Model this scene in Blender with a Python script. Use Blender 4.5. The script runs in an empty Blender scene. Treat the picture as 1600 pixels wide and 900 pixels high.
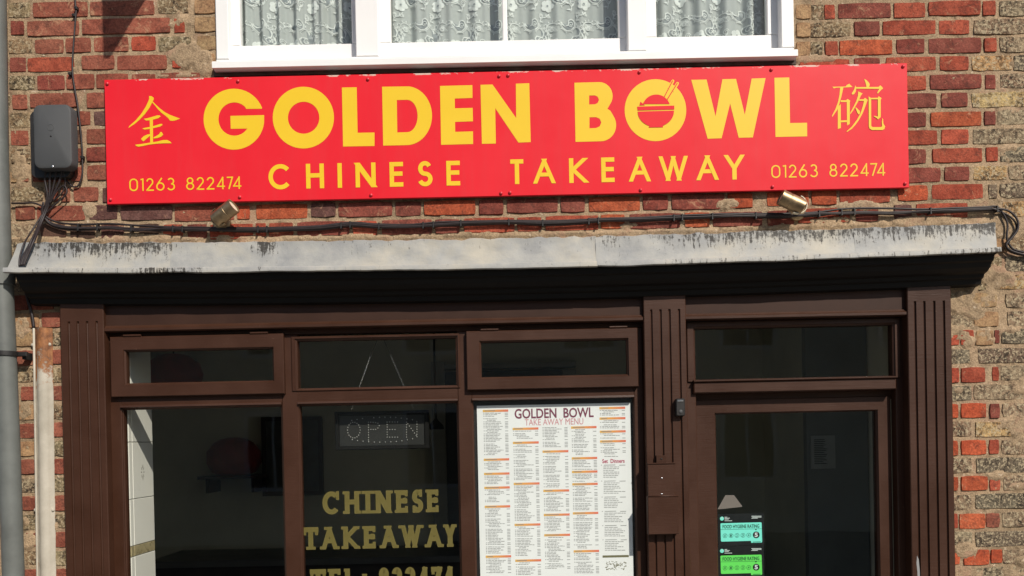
import bpy, math, random
import numpy as np
from mathutils import Vector, Matrix
from mathutils.geometry import tessellate_polygon

random.seed(7); np.random.seed(7)
SC = bpy.context.scene
COL = SC.collection

# ------------------------------------------------------------------ camera, sky, sun, exposure
F, D, EYE = 1292.0, 3.4, 1.75            # focal length in photo pixels, distance to the wall, eye height
ROLL, PITCH, PU, PV = 0.0208, 0.0071, 800.0, 699.0
cam = bpy.data.cameras.new('camera'); cam_o = bpy.data.objects.new('camera', cam); COL.objects.link(cam_o)
cam.sensor_width = 36; cam.lens = 36 * F / 1600; cam.shift_y = (PV - 450) / 1600
cam.clip_start = 0.05; cam.clip_end = 500
FW = Vector((0, math.cos(PITCH), -math.sin(PITCH))); UP0 = Vector((0, math.sin(PITCH), math.cos(PITCH))); RT0 = Vector((1, 0, 0))
RT = math.cos(ROLL) * RT0 - math.sin(ROLL) * UP0
UP = math.cos(ROLL) * UP0 + math.sin(ROLL) * RT0
CAM = Vector((0, -D, EYE))
cam_o.matrix_world = Matrix(((RT.x, UP.x, -FW.x, CAM.x), (RT.y, UP.y, -FW.y, CAM.y), (RT.z, UP.z, -FW.z, CAM.z), (0, 0, 0, 1)))
SC.camera = cam_o

SUN = Vector((0.60, -1.0, 0.93)).normalized()       # towards the sun
sun = bpy.data.lights.new('sun', 'SUN'); sun.energy = 4.6; sun.angle = math.radians(0.5); sun.color = (1.0, 0.93, 0.83)
sun_o = bpy.data.objects.new('sun', sun); COL.objects.link(sun_o); sun_o.location = (4, -8, 9)
sun_o.rotation_euler = (-SUN).to_track_quat('-Z', 'Y').to_euler()
W = bpy.data.worlds.new('World'); SC.world = W; W.use_nodes = True
sky = W.node_tree.nodes.new('ShaderNodeTexSky'); sky.sky_type = 'NISHITA'; sky.sun_disc = False
sky.sun_elevation = math.asin(SUN.z); sky.sun_rotation = math.atan2(SUN.x, SUN.y)
bg = W.node_tree.nodes['Background']; bg.inputs['Strength'].default_value = 0.10
W.node_tree.links.new(sky.outputs[0], bg.inputs[0])
SC.view_settings.view_transform = 'Standard'; SC.view_settings.look = 'None'
SC.view_settings.exposure = 0.0; SC.view_settings.gamma = 1.0
SC.cycles.max_bounces = 8; SC.cycles.transparent_max_bounces = 16

# ------------------------------------------------------------------ measuring helpers
def at(u, v, y):
    """world point on the plane Y=y that the photograph shows at pixel (u, v) of 1600x900"""
    d = RT * ((u - PU) / F) + UP * ((PV - v) / F) + FW
    t = (y - CAM.y) / d.y
    return CAM + d * t
def vq(vp, u): return vp - ROLL * (u - 800)           # level line -> photo row at column u
def rect(u0, u1, p0, p1, y, vm=None):
    """X0, X1, Z0, Z1 of an upright rectangle at depth y; p0/p1 level rows of top and bottom, u's measured at row vm"""
    uc = (u0 + u1) / 2
    if vm is None: vm = vq((p0 + p1) / 2, uc)
    return (at(u0, vm, y).x, at(u1, vm, y).x, at(uc, vq(p1, uc), y).z, at(uc, vq(p0, uc), y).z)
def zrow(p, y, u=800): return at(u, vq(p, u), y).z

# ------------------------------------------------------------------ mesh helpers
class MB:
    def __init__(s): s.v = []; s.f = []; s.m = []; s.mi = 0
    def add(s, vs, fs):
        o = len(s.v); s.v += [tuple(p) for p in vs]
        for f in fs: s.f.append(tuple(i + o for i in f)); s.m.append(s.mi)
        return s
    def box(s, x0, x1, y0, y1, z0, z1, b=0.0):
        if b <= 0:
            P = [(x, y, z) for z in (z0, z1) for y in (y0, y1) for x in (x0, x1)]
            return s.add(P, [(0, 2, 3, 1), (4, 5, 7, 6), (0, 1, 5, 4), (2, 6, 7, 3), (0, 4, 6, 2), (1, 3, 7, 5)])
        # bevelled towards the street (front face y0)
        P = [(x0, y1, z0), (x1, y1, z0), (x1, y1, z1), (x0, y1, z1),
             (x0, y0 + b, z0), (x1, y0 + b, z0), (x1, y0 + b, z1), (x0, y0 + b, z1),
             (x0 + b, y0, z0 + b), (x1 - b, y0, z0 + b), (x1 - b, y0, z1 - b), (x0 + b, y0, z1 - b)]
        Fs = [(0, 3, 2, 1)]
        for a in (0, 4):
            for k in range(4):
                k2 = (k + 1) % 4
                Fs.append((a + k, a + k2, a + 4 + k2, a + 4 + k))
        Fs.append((8, 9, 10, 11))
        return s.add(P, Fs)
    def loft(s, rings, closed=True, cap0=False, cap1=False):
        n = len(rings[0]); vs = [p for r in rings for p in r]; fs = []
        for i in range(len(rings) - 1):
            for k in range(n if closed else n - 1):
                k2 = (k + 1) % n
                fs.append((i * n + k, i * n + k2, (i + 1) * n + k2, (i + 1) * n + k))
        if cap0: fs.append(tuple(range(n))[::-1])
        if cap1: fs.append(tuple(range((len(rings) - 1) * n, len(rings) * n)))
        return s.add(vs, fs)
    def rectloft(s, rs, cap=False):
        """rs: list of (x0,x1,z0,z1,y) rectangles joined in order"""
        return s.loft([[(a, y, c), (b, y, c), (b, y, d), (a, y, d)] for (a, b, c, d, y) in rs], True, False, cap)
    def tube(s, pts, r, n=8, cap=True, smooth=True):
        pts = [Vector(p) for p in pts]; rings = []; N = None
        for i, p in enumerate(pts):
            t = (pts[min(i + 1, len(pts) - 1)] - pts[max(i - 1, 0)]).normalized()
            if N is None:
                a = Vector((0, 0, 1)) if abs(t.z) < 0.9 else Vector((0, 1, 0)); N = (a - t * a.dot(t)).normalized()
            else: N = (N - t * N.dot(t)).normalized()
            B = t.cross(N); rr = r[i] if isinstance(r, (list, tuple)) else r
            rings.append([p + (N * math.cos(k * 2 * math.pi / n) + B * math.sin(k * 2 * math.pi / n)) * rr for k in range(n)])
        return s.loft(rings, True, cap, cap)
    def lathe(s, c, ax, prof, n=20, cap0=False, cap1=False):
        """prof: (distance along ax, radius)"""
        ax = Vector(ax).normalized(); a = Vector((0, 0, 1)) if abs(ax.z) < 0.9 else Vector((1, 0, 0))
        N = (a - ax * a.dot(ax)).normalized(); B = ax.cross(N); c = Vector(c)
        return s.loft([[c + ax * d + (N * math.cos(k * 2 * math.pi / n) + B * math.sin(k * 2 * math.pi / n)) * r for k in range(n)] for d, r in prof], True, cap0, cap1)
    def poly(s, pts, holes=()):
        """flat polygon (with holes) from 3D points"""
        loops = [[Vector(p) for p in pts]] + [[Vector(p) for p in h] for h in holes]
        tri = tessellate_polygon(loops); flat = [p for l in loops for p in l]; fs = []
        for t in tri:
            n = (flat[t[1]] - flat[t[0]]).cross(flat[t[2]] - flat[t[0]])
            fs.append(tuple(t) if n.y <= 0 else tuple(t)[::-1])
        return s.add(flat, fs)
    def sheet(s, X, Y, Z):
        h, w = X.shape; vs = np.stack([X, Y, Z], -1).reshape(-1, 3).tolist()
        return s.add(vs, [(i * w + j, i * w + j + 1, (i + 1) * w + j + 1, (i + 1) * w + j) for i in range(h - 1) for j in range(w - 1)])

ORG = {}
def obj(name, mb, mats, parent=None, smooth=False, origin=None, me=None, angle=None):
    """link ONE mesh object whose vertices are given in world space"""
    vs = np.array(mb.v, dtype=float)
    o3 = Vector(origin) if origin is not None else Vector(((vs.min(0) + vs.max(0)) / 2).tolist())
    me = bpy.data.meshes.new(name); me.from_pydata((vs - np.array(o3)).tolist(), [], mb.f)
    if not isinstance(mats, (list, tuple)): mats = [mats]
    for m in mats: me.materials.append(m)
    if len(mats) > 1: me.polygons.foreach_set('material_index', mb.m)
    if smooth:
        me.polygons.foreach_set('use_smooth', [True] * len(me.polygons))
        if angle: me.set_sharp_from_angle(angle=math.radians(angle))
    me.update()
    ob = bpy.data.objects.new(name, me); COL.objects.link(ob); ORG[ob.name] = o3
    if parent is not None: ob.parent = parent; ob.location = o3 - ORG[parent.name]
    else: ob.location = o3
    return ob
def tag(o, label=None, cat=None, group=None, kind=None):
    for k, v in (('label', label), ('category', cat), ('group', group), ('kind', kind)):
        if v: o[k] = v
    return o
def thing(name, loc, label, cat, group=None):
    o = bpy.data.objects.new(name, None); COL.objects.link(o); o.location = loc; o.empty_display_size = 0.1
    ORG[o.name] = Vector(loc); return tag(o, label, cat, group)

# ------------------------------------------------------------------ material helpers
def lin(c): c /= 255; return c / 12.92 if c <= 0.04045 else ((c + 0.055) / 1.055) ** 2.4
def S(r, g, b, k=1.2): return (min(lin(r) / k, .9), min(lin(g) / k, .9), min(lin(b) / k, .9), 1)
class Mat:
    def __init__(s, name):
        s.m = bpy.data.materials.new(name); s.m.use_nodes = True; s.t = s.m.node_tree; s.n = s.t.nodes
        s.p = s.n['Principled BSDF']; s.out = s.n['Material Output']; s._c = None
    def new(s, typ, **kw):
        n = s.n.new(typ)
        for k, v in kw.items(): setattr(n, k, v)
        return n
    def lk(s, a, b): s.t.links.new(a, b); return s
    def put(s, inp, val):
        if hasattr(val, 'links') or hasattr(val, 'is_output'): s.t.links.new(val, inp)
        else: inp.default_value = val
    def co(s, scale=(1, 1, 1), rnd=0.0):
        tc = s.new('ShaderNodeTexCoord'); mp = s.new('ShaderNodeMapping'); mp.inputs['Scale'].default_value = scale
        s.lk(tc.outputs['Object'], mp.inputs['Vector'])
        if rnd:
            oi = s.new('ShaderNodeObjectInfo'); mu = s.new('ShaderNodeMath', operation='MULTIPLY'); mu.inputs[1].default_value = rnd
            s.lk(oi.outputs['Random'], mu.inputs[0]); s.lk(mu.outputs[0], mp.inputs['Location'])
        return mp.outputs[0]
    def noise(s, co, scale, detail=4, rough=0.6, dist=0.0):
        n = s.new('ShaderNodeTexNoise'); n.inputs['Scale'].default_value = scale; n.inputs['Detail'].default_value = detail
        n.inputs['Roughness'].default_value = rough; n.inputs['Distortion'].default_value = dist; s.lk(co, n.inputs['Vector']); return n.outputs[0]
    def ramp(s, fac, *stops):
        r = s.new('ShaderNodeValToRGB'); e = r.color_ramp.elements
        while len(e) < len(stops): e.new(0.5)
        for i, (p, c) in enumerate(stops):
            e[i].position = p; e[i].color = c if isinstance(c, (tuple, list)) else (c, c, c, 1)
        s.lk(fac, r.inputs[0]); return r.outputs[0]
    def mix(s, fac, a, b, typ='MIX'):
        n = s.new('ShaderNodeMix', data_type='RGBA', blend_type=typ)
        s.put(n.inputs[0], fac); s.put(n.inputs[6], a); s.put(n.inputs[7], b); return n.outputs[2]
    def math(s, op, a, b=0.0, clamp=False):
        n = s.new('ShaderNodeMath', operation=op); n.use_clamp = clamp; s.put(n.inputs[0], a); s.put(n.inputs[1], b); return n.outputs[0]
    def bump(s, h, strength=0.5, dist=0.002):
        b = s.new('ShaderNodeBump'); b.inputs['Strength'].default_value = strength; b.inputs['Distance'].default_value = dist
        s.lk(h, b.inputs['Height']); s.lk(b.outputs[0], s.p.inputs['Normal']); return s
    def col(s, c): s.put(s.p.inputs['Base Color'], c); return s
    def rough(s, r): s.put(s.p.inputs['Roughness'], r); return s
    def metal(s, r=1.0): s.p.inputs['Metallic'].default_value = r; return s
    def spec(s, r): s.p.inputs['Specular IOR Level'].default_value = r; return s

def plain(name, c, rough=0.5, var=0.12, scale=9, bump=0.0, bscale=120, spec=0.5, metal=0.0):
    m = Mat(name); co = m.co(); n = m.noise(co, scale, 5)
    d = tuple(x * (1 - var) for x in c[:3]) + (1,); l = tuple(min(1, x * (1 + var)) for x in c[:3]) + (1,)
    m.col(m.ramp(n, (0.3, d), (0.7, l))).rough(m.ramp(n, (0.3, max(0, rough - .06)), (0.7, min(1, rough + .06)))).spec(spec)
    if metal: m.metal(metal)
    if bump: m.bump(m.noise(m.co(), bscale, 3), bump, 0.001)
    return m.m

def brick_mat(name, weathered):
    m = Mat(name); co = m.co((1, 1, 1), 37.0); oi = m.new('ShaderNodeObjectInfo')
    big = m.noise(co, 14, 5, .65, .4); fine = m.noise(co, 130, 5, .7); mid = m.noise(co, 62, 5, .7)
    base = m.mix(m.ramp(big, (0.40, 0.0), (0.62, 1.0)), oi.outputs['Color'], (0.68, 0.60, 0.60, 1), 'MULTIPLY')
    base = m.mix(0.75, base, m.ramp(fine, (0.30, (.5, .5, .5, 1)), (0.70, (1.45, 1.4, 1.32, 1))), 'MULTIPLY')
    if weathered:
        # lichen-black crust and pale worn flecks
        crust = m.math('MULTIPLY', m.ramp(mid, (0.46, 0.0), (0.56, 1.0)), m.ramp(big, (0.35, 0.25), (0.6, 1.0)))
        base = m.mix(m.math('MULTIPLY', crust, .92), base, S(50, 45, 39))
        fl = m.ramp(m.noise(co, 85, 5, .75), (0.515, 0.0), (0.57, 1.0))
        base = m.mix(m.math('MULTIPLY', fl, 0.85), base, S(196, 178, 146))
        h = m.math('ADD', fine, m.math('MULTIPLY', mid, 2.0)); m.col(base).rough(0.95).spec(.15).bump(h, 0.9, 0.0035)
    else:
        soot = m.ramp(m.noise(co, 30, 6, .75, .6), (0.52, 0.0), (0.64, 1.0))
        base = m.mix(m.math('MULTIPLY', soot, 0.55), base, S(70, 48, 42))
        eff = m.ramp(m.noise(co, 16, 7, .8, 1.0), (0.575, 0.0), (0.66, 1.0))        # lime bloom, mortar smudges
        base = m.mix(m.math('MULTIPLY', eff, 0.62), base, S(205, 160, 125))
        h = m.math('ADD', fine, m.math('MULTIPLY', mid, 1.2)); m.col(base).rough(0.9).spec(.2).bump(h, 0.9, 0.003)
    return m.m
M = {}
M['brick'] = brick_mat('brick_face', False)
M['brick_w'] = brick_mat('weathered_brick_face', True)
m = Mat('mortar'); co = m.co(); big = m.noise(co, 2.2, 5, .6); fine = m.noise(co, 160, 4, .75); md = m.noise(co, 22, 5, .7)
c = m.ramp(big, (0.3, S(156, 136, 110)), (0.55, S(188, 162, 132)), (0.75, S(172, 152, 128)))
c = m.mix(0.8, c, m.ramp(fine, (0.3, (.5, .5, .5, 1)), (0.7, (1.42, 1.4, 1.36, 1))), 'MULTIPLY')
c = m.mix(m.ramp(md, (0.52, 0.0), (0.66, 0.65)), c, S(100, 84, 66))
c = m.mix(m.ramp(m.noise(co, 7, 6, .7, .8), (0.54, 0.0), (0.62, 0.55)), c, S(178, 140, 116))
c = m.mix(m.ramp(m.noise(co, 60, 4, .7), (0.62, 0.0), (0.68, 0.8)), c, S(226, 205, 178))
m.col(c).rough(0.97).spec(.1).bump(m.math('ADD', fine, m.math('MULTIPLY', md, 2.0)), 1.0, 0.004); M['mortar'] = m.m

m = Mat('brown_gloss_paint'); co = m.co((1, 1, 1), 9); st = m.noise(m.co((6, 6, 90), 5), 2, 4, .6); big = m.noise(co, 5, 5)
c = m.ramp(big, (0.3, S(60, 35, 22)), (0.7, S(71, 43, 29)))
chip = m.ramp(m.noise(co, 48, 6, .8, .5), (0.665, 0.0), (0.69, 1.0))
m.col(m.mix(m.math('MULTIPLY', chip, .35), c, S(150, 120, 100))).rough(m.ramp(big, (.3, .40), (.7, .56))).spec(.3)
m.bump(m.math('ADD', st, m.math('MULTIPLY', m.noise(co, 150, 4), .6)), 0.45, 0.0012); M['brown'] = m.m
M['black_paint'] = plain('black_cornice_paint', S(20, 18, 16), 0.6, .2, 6, .2, 120, .25)
M['frieze'] = plain('dark_brown_frieze_paint', S(60, 38, 28), 0.55, .15, 6, .15, 120, .25)
M['white_paint'] = plain('white_window_paint', (.80, .79, .77, 1), 0.35, .03, 4, .12, 60)
M['grey_plastic'] = plain('grey_plastic', S(74, 75, 76), 0.65, .07, 7, .05)
M['black_plastic'] = plain('black_plastic', S(34, 32, 31), 0.5, .2, 30, .1)
M['cable'] = plain('black_cable_sheath', S(44, 34, 34), 0.55, .25, 60, .2)
M['soil_pipe'] = plain('grey_pipe_paint', S(108, 111, 107), 0.55, .2, 7, .3, 60)
M['red'] = plain('red_sign_vinyl', S(238, 38, 50), 0.38, .02, 3, .015, 300, .2)
M['yellow'] = plain('yellow_sign_vinyl', S(246, 204, 44), 0.42, .02, 4, 0, 0, .3)
M['screw_red'] = plain('red_screw_cap', S(215, 52, 62), 0.35)
M['brass'] = plain('tarnished_brass', (.30, .215, .125, 1), 0.42, .45, 22, .3, 120, .5, .85)
M['pale_plastic'] = plain('pale_plastic', S(225, 215, 190), 0.5, .06)
M['gold'] = plain('gold_window_vinyl', S(104, 95, 44), 0.5, .06, 15)
M['silver'] = plain('silver_trim', (.7, .7, .72, 1), 0.25, .05, 20, 0, 0, .5, 1.0)
M['paper'] = plain('menu_paper', (.80, .81, .80, 1), 0.5, .015, 3)
M['ink_grey'] = plain('grey_print', S(150, 150, 150), 0.6, .02)
M['ink_maroon'] = plain('maroon_print', S(128, 60, 84), 0.6, .02)
M['ink_pink'] = plain('pink_print', S(222, 150, 158), 0.6, .02)
M['ink_rose'] = plain('rose_print', S(190, 62, 100), 0.6, .02)
M['ink_olive'] = plain('olive_print', S(120, 116, 86), 0.6, .02)
M['ink_black'] = plain('black_print', S(22, 27, 27), 0.35, .05)
M['ink_white'] = plain('white_print', S(200, 215, 210), 0.5, .02)
M['mint'] = plain('mint_print', S(120, 232, 210), 0.45, .02)
M['green'] = plain('green_print', S(98, 222, 92), 0.45, .02)
M['dark_green_ink'] = plain('dark_green_print', S(16, 70, 52), 0.5, .02)
M['card'] = plain('grey_card', S(112, 106, 98), 0.7, .05)
M['tile'] = plain('white_wall_tile', (.84, .83, .80, 1), 0.2, .03, 3, 0.02)
M['grout'] = plain('tile_grout', S(150, 148, 140), 0.9, .05)
M['border_tile'] = plain('marbled_border_tile', S(178, 165, 130), 0.3, .25, 40)
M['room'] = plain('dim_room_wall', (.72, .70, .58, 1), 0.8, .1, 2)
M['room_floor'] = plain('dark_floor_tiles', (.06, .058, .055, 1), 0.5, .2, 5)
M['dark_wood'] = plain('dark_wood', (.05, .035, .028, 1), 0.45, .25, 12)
M['red_lacquer'] = plain('dull_red_lacquer', (.32, .04, .035, 1), 0.5, .25, 15)
M['asphalt'] = plain('asphalt', (.05, .05, .052, 1), 0.9, .2, 20, .6, 200)
M['slab'] = plain('paving_concrete', (.30, .28, .25, 1), 0.9, .15, 6, .5, 90)
M['kerb'] = plain('kerb_stone', (.33, .32, .30, 1), 0.9, .15, 9, .5, 90)
M['slate'] = plain('roof_slate', (.07, .075, .085, 1), 0.6, .2, 9)
M['far_brick'] = plain('far_render', (.80, .74, .58, 1), 0.9, .12, 2)
M['led'] = plain('led_lens', (.55, .56, .55, 1), 0.3, .05)

m = Mat('red_sign_panel'); co = m.co(); tc = m.new('ShaderNodeTexCoord'); sx = m.new('ShaderNodeSeparateXYZ'); m.lk(tc.outputs['Generated'], sx.inputs[0])
run = m.noise(m.co((1, 1, .07)), 26, 4, .7); big = m.noise(co, 3, 4)
c = m.mix(m.ramp(run, (.45, 0.0), (.75, .22)), m.ramp(big, (.3, S(236, 37, 50)), (.7, S(240, 42, 54))), S(214, 70, 72))
scr = m.ramp(m.noise(m.co((.6, 1, 3)), 55, 5, .8, .6), (.70, 0.0), (.72, .5)); c = m.mix(scr, c, S(236, 130, 120))
edge = m.math('MULTIPLY', m.ramp(sx.outputs[2], (.968, 0.0), (1.0, .95)), m.ramp(m.noise(m.co((.35, 1, 1)), 34, 5, .75), (.50, 0.0), (.58, 1.0)))
c = m.mix(m.ramp(m.math('MULTIPLY', edge, 1.0), (.45, 0.0), (.6, .9)), c, S(226, 205, 190))
m.col(c).rough(m.ramp(big, (.3, .34), (.7, .46))).spec(.2).bump(m.noise(co, 2.2, 3), .25, .01); M['red_panel'] = m.m
m = Mat('heading_gradient'); tc = m.new('ShaderNodeTexCoord'); sx = m.new('ShaderNodeSeparateXYZ'); m.lk(tc.outputs['Generated'], sx.inputs[0])
m.col(m.ramp(sx.outputs[0], (0.0, S(244, 190, 84)), (.5, S(244, 168, 92)), (1.0, S(238, 122, 100)))).rough(.6); M['heading'] = m.m

def glass(name, tint, refl=1.0):
    m = Mat(name); tr = m.new('ShaderNodeBsdfTransparent'); tr.inputs[0].default_value = tint
    gl = m.new('ShaderNodeBsdfGlossy'); gl.inputs['Roughness'].default_value = 0.015; gl.inputs[0].default_value = (refl, refl, refl, 1)
    fr = m.new('ShaderNodeFresnel'); gm = m.new('ShaderNodeNewGeometry')       # a thin pane reflects alike from both sides
    m.lk(m.math('ADD', m.math('MULTIPLY', gm.outputs['Backfacing'], 1 / 1.5 - 1.5), 1.5), fr.inputs[0])
    nz = m.noise(m.co((1, 1, .6)), 3.5, 2, .5); b = m.new('ShaderNodeBump'); b.inputs['Strength'].default_value = .12; b.inputs['Distance'].default_value = .004
    m.lk(nz, b.inputs['Height']); m.lk(b.outputs[0], gl.inputs['Normal'])
    mx = m.new('ShaderNodeMixShader'); m.lk(fr.outputs[0], mx.inputs[0]); m.lk(tr.outputs[0], mx.inputs[1]); m.lk(gl.outputs[0], mx.inputs[2])
    m.lk(mx.outputs[0], m.out.inputs['Surface']); m.n.remove(m.p); return m.m
M['shop_glass'] = glass('shop_glass', (.90, .91, .87, 1))
M['clear_glass'] = glass('clear_glass', (.93, .95, .94, 1))

# net curtain: thin weave, partly see-through
m = Mat('net_weave'); tr = m.new('ShaderNodeBsdfTransparent'); mx = m.new('ShaderNodeMixShader'); mx.inputs[0].default_value = .74
m.col(plain and (.52, .56, .54, 1)).rough(.9).spec(.1)
m.lk(tr.outputs[0], mx.inputs[1]); m.lk(m.p.outputs[0], mx.inputs[2]); m.lk(mx.outputs[0], m.out.inputs['Surface']); M['net'] = m.m
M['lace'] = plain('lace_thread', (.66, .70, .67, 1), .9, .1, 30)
M['lace_fill'] = plain('lace_sheer_fill', (.27, .30, .30, 1), .9, .1, 30)  # darker fill for the sheer parts of the lace pattern

# lead: milled grey sheet with black weather streaks
m = Mat('weathered_lead'); co = m.co(); big = m.noise(co, 4, 6, .65); pat = m.noise(m.co((1, 1, 2.5)), 11, 5, .6, .5)
c = m.ramp(big, (0.35, S(150, 151, 151)), (0.5, S(172, 171, 166)), (0.66, S(188, 182, 168)))
c = m.mix(0.5, c, m.ramp(pat, (0.3, (.78, .8, .84, 1)), (0.7, (1.12, 1.1, 1.07, 1))), 'MULTIPLY')
at_ = m.new('ShaderNodeAttribute', attribute_name='stain'); hz = at_.outputs['Fac']
stx = m.noise(m.co((1, .3, .13)), 85, 6, .8, .3); blot = m.noise(co, 60, 5, .75)
k = m.math('ADD', m.math('MULTIPLY', stx, 1.0), m.math('MULTIPLY', blot, .62))
k = m.math('ADD', k, m.math('MULTIPLY', hz, .29))
c = m.mix(m.ramp(m.math('MULTIPLY', k, .8), (0.80, 0.0), (0.875, 0.92)), c, S(46, 41, 35))
m.col(c).rough(.62).spec(.35).bump(m.math('ADD', pat, m.noise(co, 90, 3)), .4, .002); M['lead'] = m.m

# painted steel capping with rust at its top
m = Mat('cream_rusty_paint'); co = m.co(); n1 = m.noise(co, 30, 6, .75); at_ = m.new('ShaderNodeAttribute', attribute_name='stain')
k = m.math('ADD', m.math('MULTIPLY', n1, .9), at_.outputs['Fac'])
c = m.mix(m.ramp(k, (0.62, 0.0), (0.76, 1.0)), m.ramp(m.noise(co, 9, 4), (.3, S(176, 168, 152)), (.7, S(206, 198, 182))), m.ramp(n1, (.35, S(96, 58, 36)), (.65, S(176, 118, 72))))
m.col(c).rough(.7).bump(n1, .5, .002); M['rusty'] = m.m

# ------------------------------------------------------------------ numpy value noise
def vnoise(x, z, sc, seed=0, oct=4):
    r = np.random.RandomState(seed); out = np.zeros_like(x); amp = 1; tot = 0
    for o in range(oct):
        g = r.rand(64, 64); X = x * sc + 100.3; Z = z * sc + 77.7
        i = np.floor(X).astype(int); j = np.floor(Z).astype(int); fx = X - i; fz = Z - j
        fx = fx * fx * (3 - 2 * fx); fz = fz * fz * (3 - 2 * fz)
        a = g[i % 64, j % 64]; b = g[(i + 1) % 64, j % 64]; c_ = g[i % 64, (j + 1) % 64]; d = g[(i + 1) % 64, (j + 1) % 64]
        out += amp * ((a * (1 - fx) + b * fx) * (1 - fz) + (c_ * (1 - fx) + d * fx) * fz); tot += amp; amp *= .5; sc *= 2.1
    return out / tot

# ================================================================== GROUND AND STREET
def struct(name, mb, mat): return tag(obj(name, mb, mat), kind='structure')
struct('road', MB().box(-40, 40, -30, -2.1, -.4, -.12), M['asphalt'])
struct('pavement', MB().box(-40, 40, -1.95, 3.2, -.4, 0), M['slab'])
struct('kerb', MB().box(-40, 40, -2.1, -1.95, -.4, -.004), M['kerb'])

# ================================================================== THE SHOP BUILDING
B = thing('shop_building', (0, 0, 0), 'old red brick shop building with brown takeaway shopfront and white upper window', 'building')

# ---- wall: uneven mortar bed with single bricks set in it
xl, xr = -3.0, 3.0; zb, zt = 1.0, 3.95; st = .0075
gx = np.arange(xl, xr + st, st); gz = np.arange(zb, zt + st, st); GX, GZ = np.meshgrid(gx, gz)
n1 = vnoise(GX, GZ, 9, 1, 5); n2 = vnoise(GX, GZ, 40, 2, 3)
n3 = vnoise(GX, GZ, 75, 9, 2)
GY = .0052 + (n1 - .5) * .005 + (n2 - .5) * .003 + (n3 - .5) * .002
# places where old render and slopped mortar cover the bricks: (u, v, half width, half height, weight)
SM = [(1525, 472, 55, 36, .78), (1510, 520, 50, 26, .62), (1560, 432, 40, 25, .8), (1575, 355, 60, 22, 1.0), (1530, 352, 45, 14, 1.0), (1588, 665, 34, 18, .85), (1600, 690, 24, 12, .7),
      (1595, 600, 22, 18, .8), (1508, 860, 24, 14, .9), (1590, 885, 26, 22, .6), (1345, 322, 34, 10, .95), (1300, 345, 45, 8, .8), (1450, 345, 90, 10, 1.0),
      (1265, 92, 60, 8, 1.0), (1320, 323, 18, 10, .8), (288, 85, 30, 22, 1.0), (318, 100, 22, 24, 1.0), (262, 102, 20, 12, .6), (272, 30, 18, 40, .55), (290, 118, 45, 5, .9),
      (205, 372, 60, 9, 1.0), (140, 325, 14, 14, .95), (245, 372, 60, 6, 1.0), (410, 380, 40, 8, 1.0), (30, 265, 16, 32, .9), (30, 235, 12, 15, .6), (60, 380, 45, 6, .9), (36, 390, 14, 22, .8),
      (35, 505, 18, 26, .9), (35, 640, 16, 18, .9), (90, 640, 8, 14, .8), (38, 845, 20, 16, .9), (36, 815, 20, 12, .6), (35, 700, 14, 14, .6), (88, 822, 6, 8, .8), (1135, 320, 22, 10, .75), (985, 352, 20, 6, .8),
      (1065, 352, 14, 12, .6), (355, 372, 30, 8, .9), (1500, 610, 12, 6, .5), (1556, 742, 22, 10, .8), (1590, 512, 26, 10, .4), (1590, 760, 20, 8, .6)]
smear = np.zeros_like(GX)
for (u, v, a, b, w) in SM:
    p = at(u, v, 0); d2 = ((GX - p.x) / (a / 380)) ** 2 + ((GZ - p.z) / (b / 380)) ** 2
    smear = np.maximum(smear, w * np.clip(1.25 - d2, 0, 1))
# fillet of mortar where the wall meets the lead
zl = zrow(368, 0) - .0; fil = np.clip(1 - np.abs(GZ - zl - .006 + .023 * (1 - np.minimum(1, (GX / 1.95) ** 2)) - .02 - (n1 - .5) * .02) / .016, 0, 1) * (GX > -2.05) * (GX < 1.95)
smear = np.maximum(smear, fil * 1.1)
sm = np.clip((smear + (vnoise(GX, GZ, 20, 5, 5) - .5) * 1.7 - .42) / .22, 0, 1)
GY = GY * (1 - sm) + sm * (-.0028 + (n1 - .5) * .004 + (n2 - .5) * .004 + (n3 - .5) * .002)
# leave out the upper window, the shopfront and the room behind it
wx0, wx1, wz0, _ = rect(340, 1238, 60, 92, 0); wz0 += .0
sx0, sx1 = at(100, 480, 0).x, at(1480, 480, 0).x; sz1 = zrow(440, 0)
keep = ~(((GX > wx0) & (GX < wx1) & (GZ > wz0)) | ((GX > sx0) & (GX < sx1) & (GZ < sz1)))
h, w = GX.shape; idx = np.arange(h * w).reshape(h, w)
kf = keep[:-1, :-1] & keep[1:, 1:] & keep[:-1, 1:] & keep[1:, :-1]
F4 = np.stack([idx[:-1, :-1], idx[:-1, 1:], idx[1:, 1:], idx[1:, :-1]], -1)[kf]
used = np.unique(F4); remap = np.full(h * w, -1); remap[used] = np.arange(len(used)); F4 = remap[F4]
VV = np.stack([GX, GY, GZ], -1).reshape(-1, 3)[used]
wo = Vector((0, 0, 2.5)); VV = VV - np.array(wo)
me = bpy.data.meshes.new('wall'); me.vertices.add(len(VV)); me.vertices.foreach_set('co', VV.ravel())
me.loops.add(F4.size); me.loops.foreach_set('vertex_index', F4.ravel().astype(np.int32))
me.polygons.add(len(F4)); me.polygons.foreach_set('loop_start', np.arange(0, F4.size, 4, dtype=np.int32)); me.polygons.foreach_set('loop_total', np.full(len(F4), 4, dtype=np.int32))
me.update(calc_edges=True); me.validate(); me.polygons.foreach_set('use_smooth', [True] * len(me.polygons)); me.materials.append(M['mortar'])
wall = bpy.data.objects.new('wall', me); COL.objects.link(wall); wall.parent = B; wall.location = wo; ORG[wall.name] = wo
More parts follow.
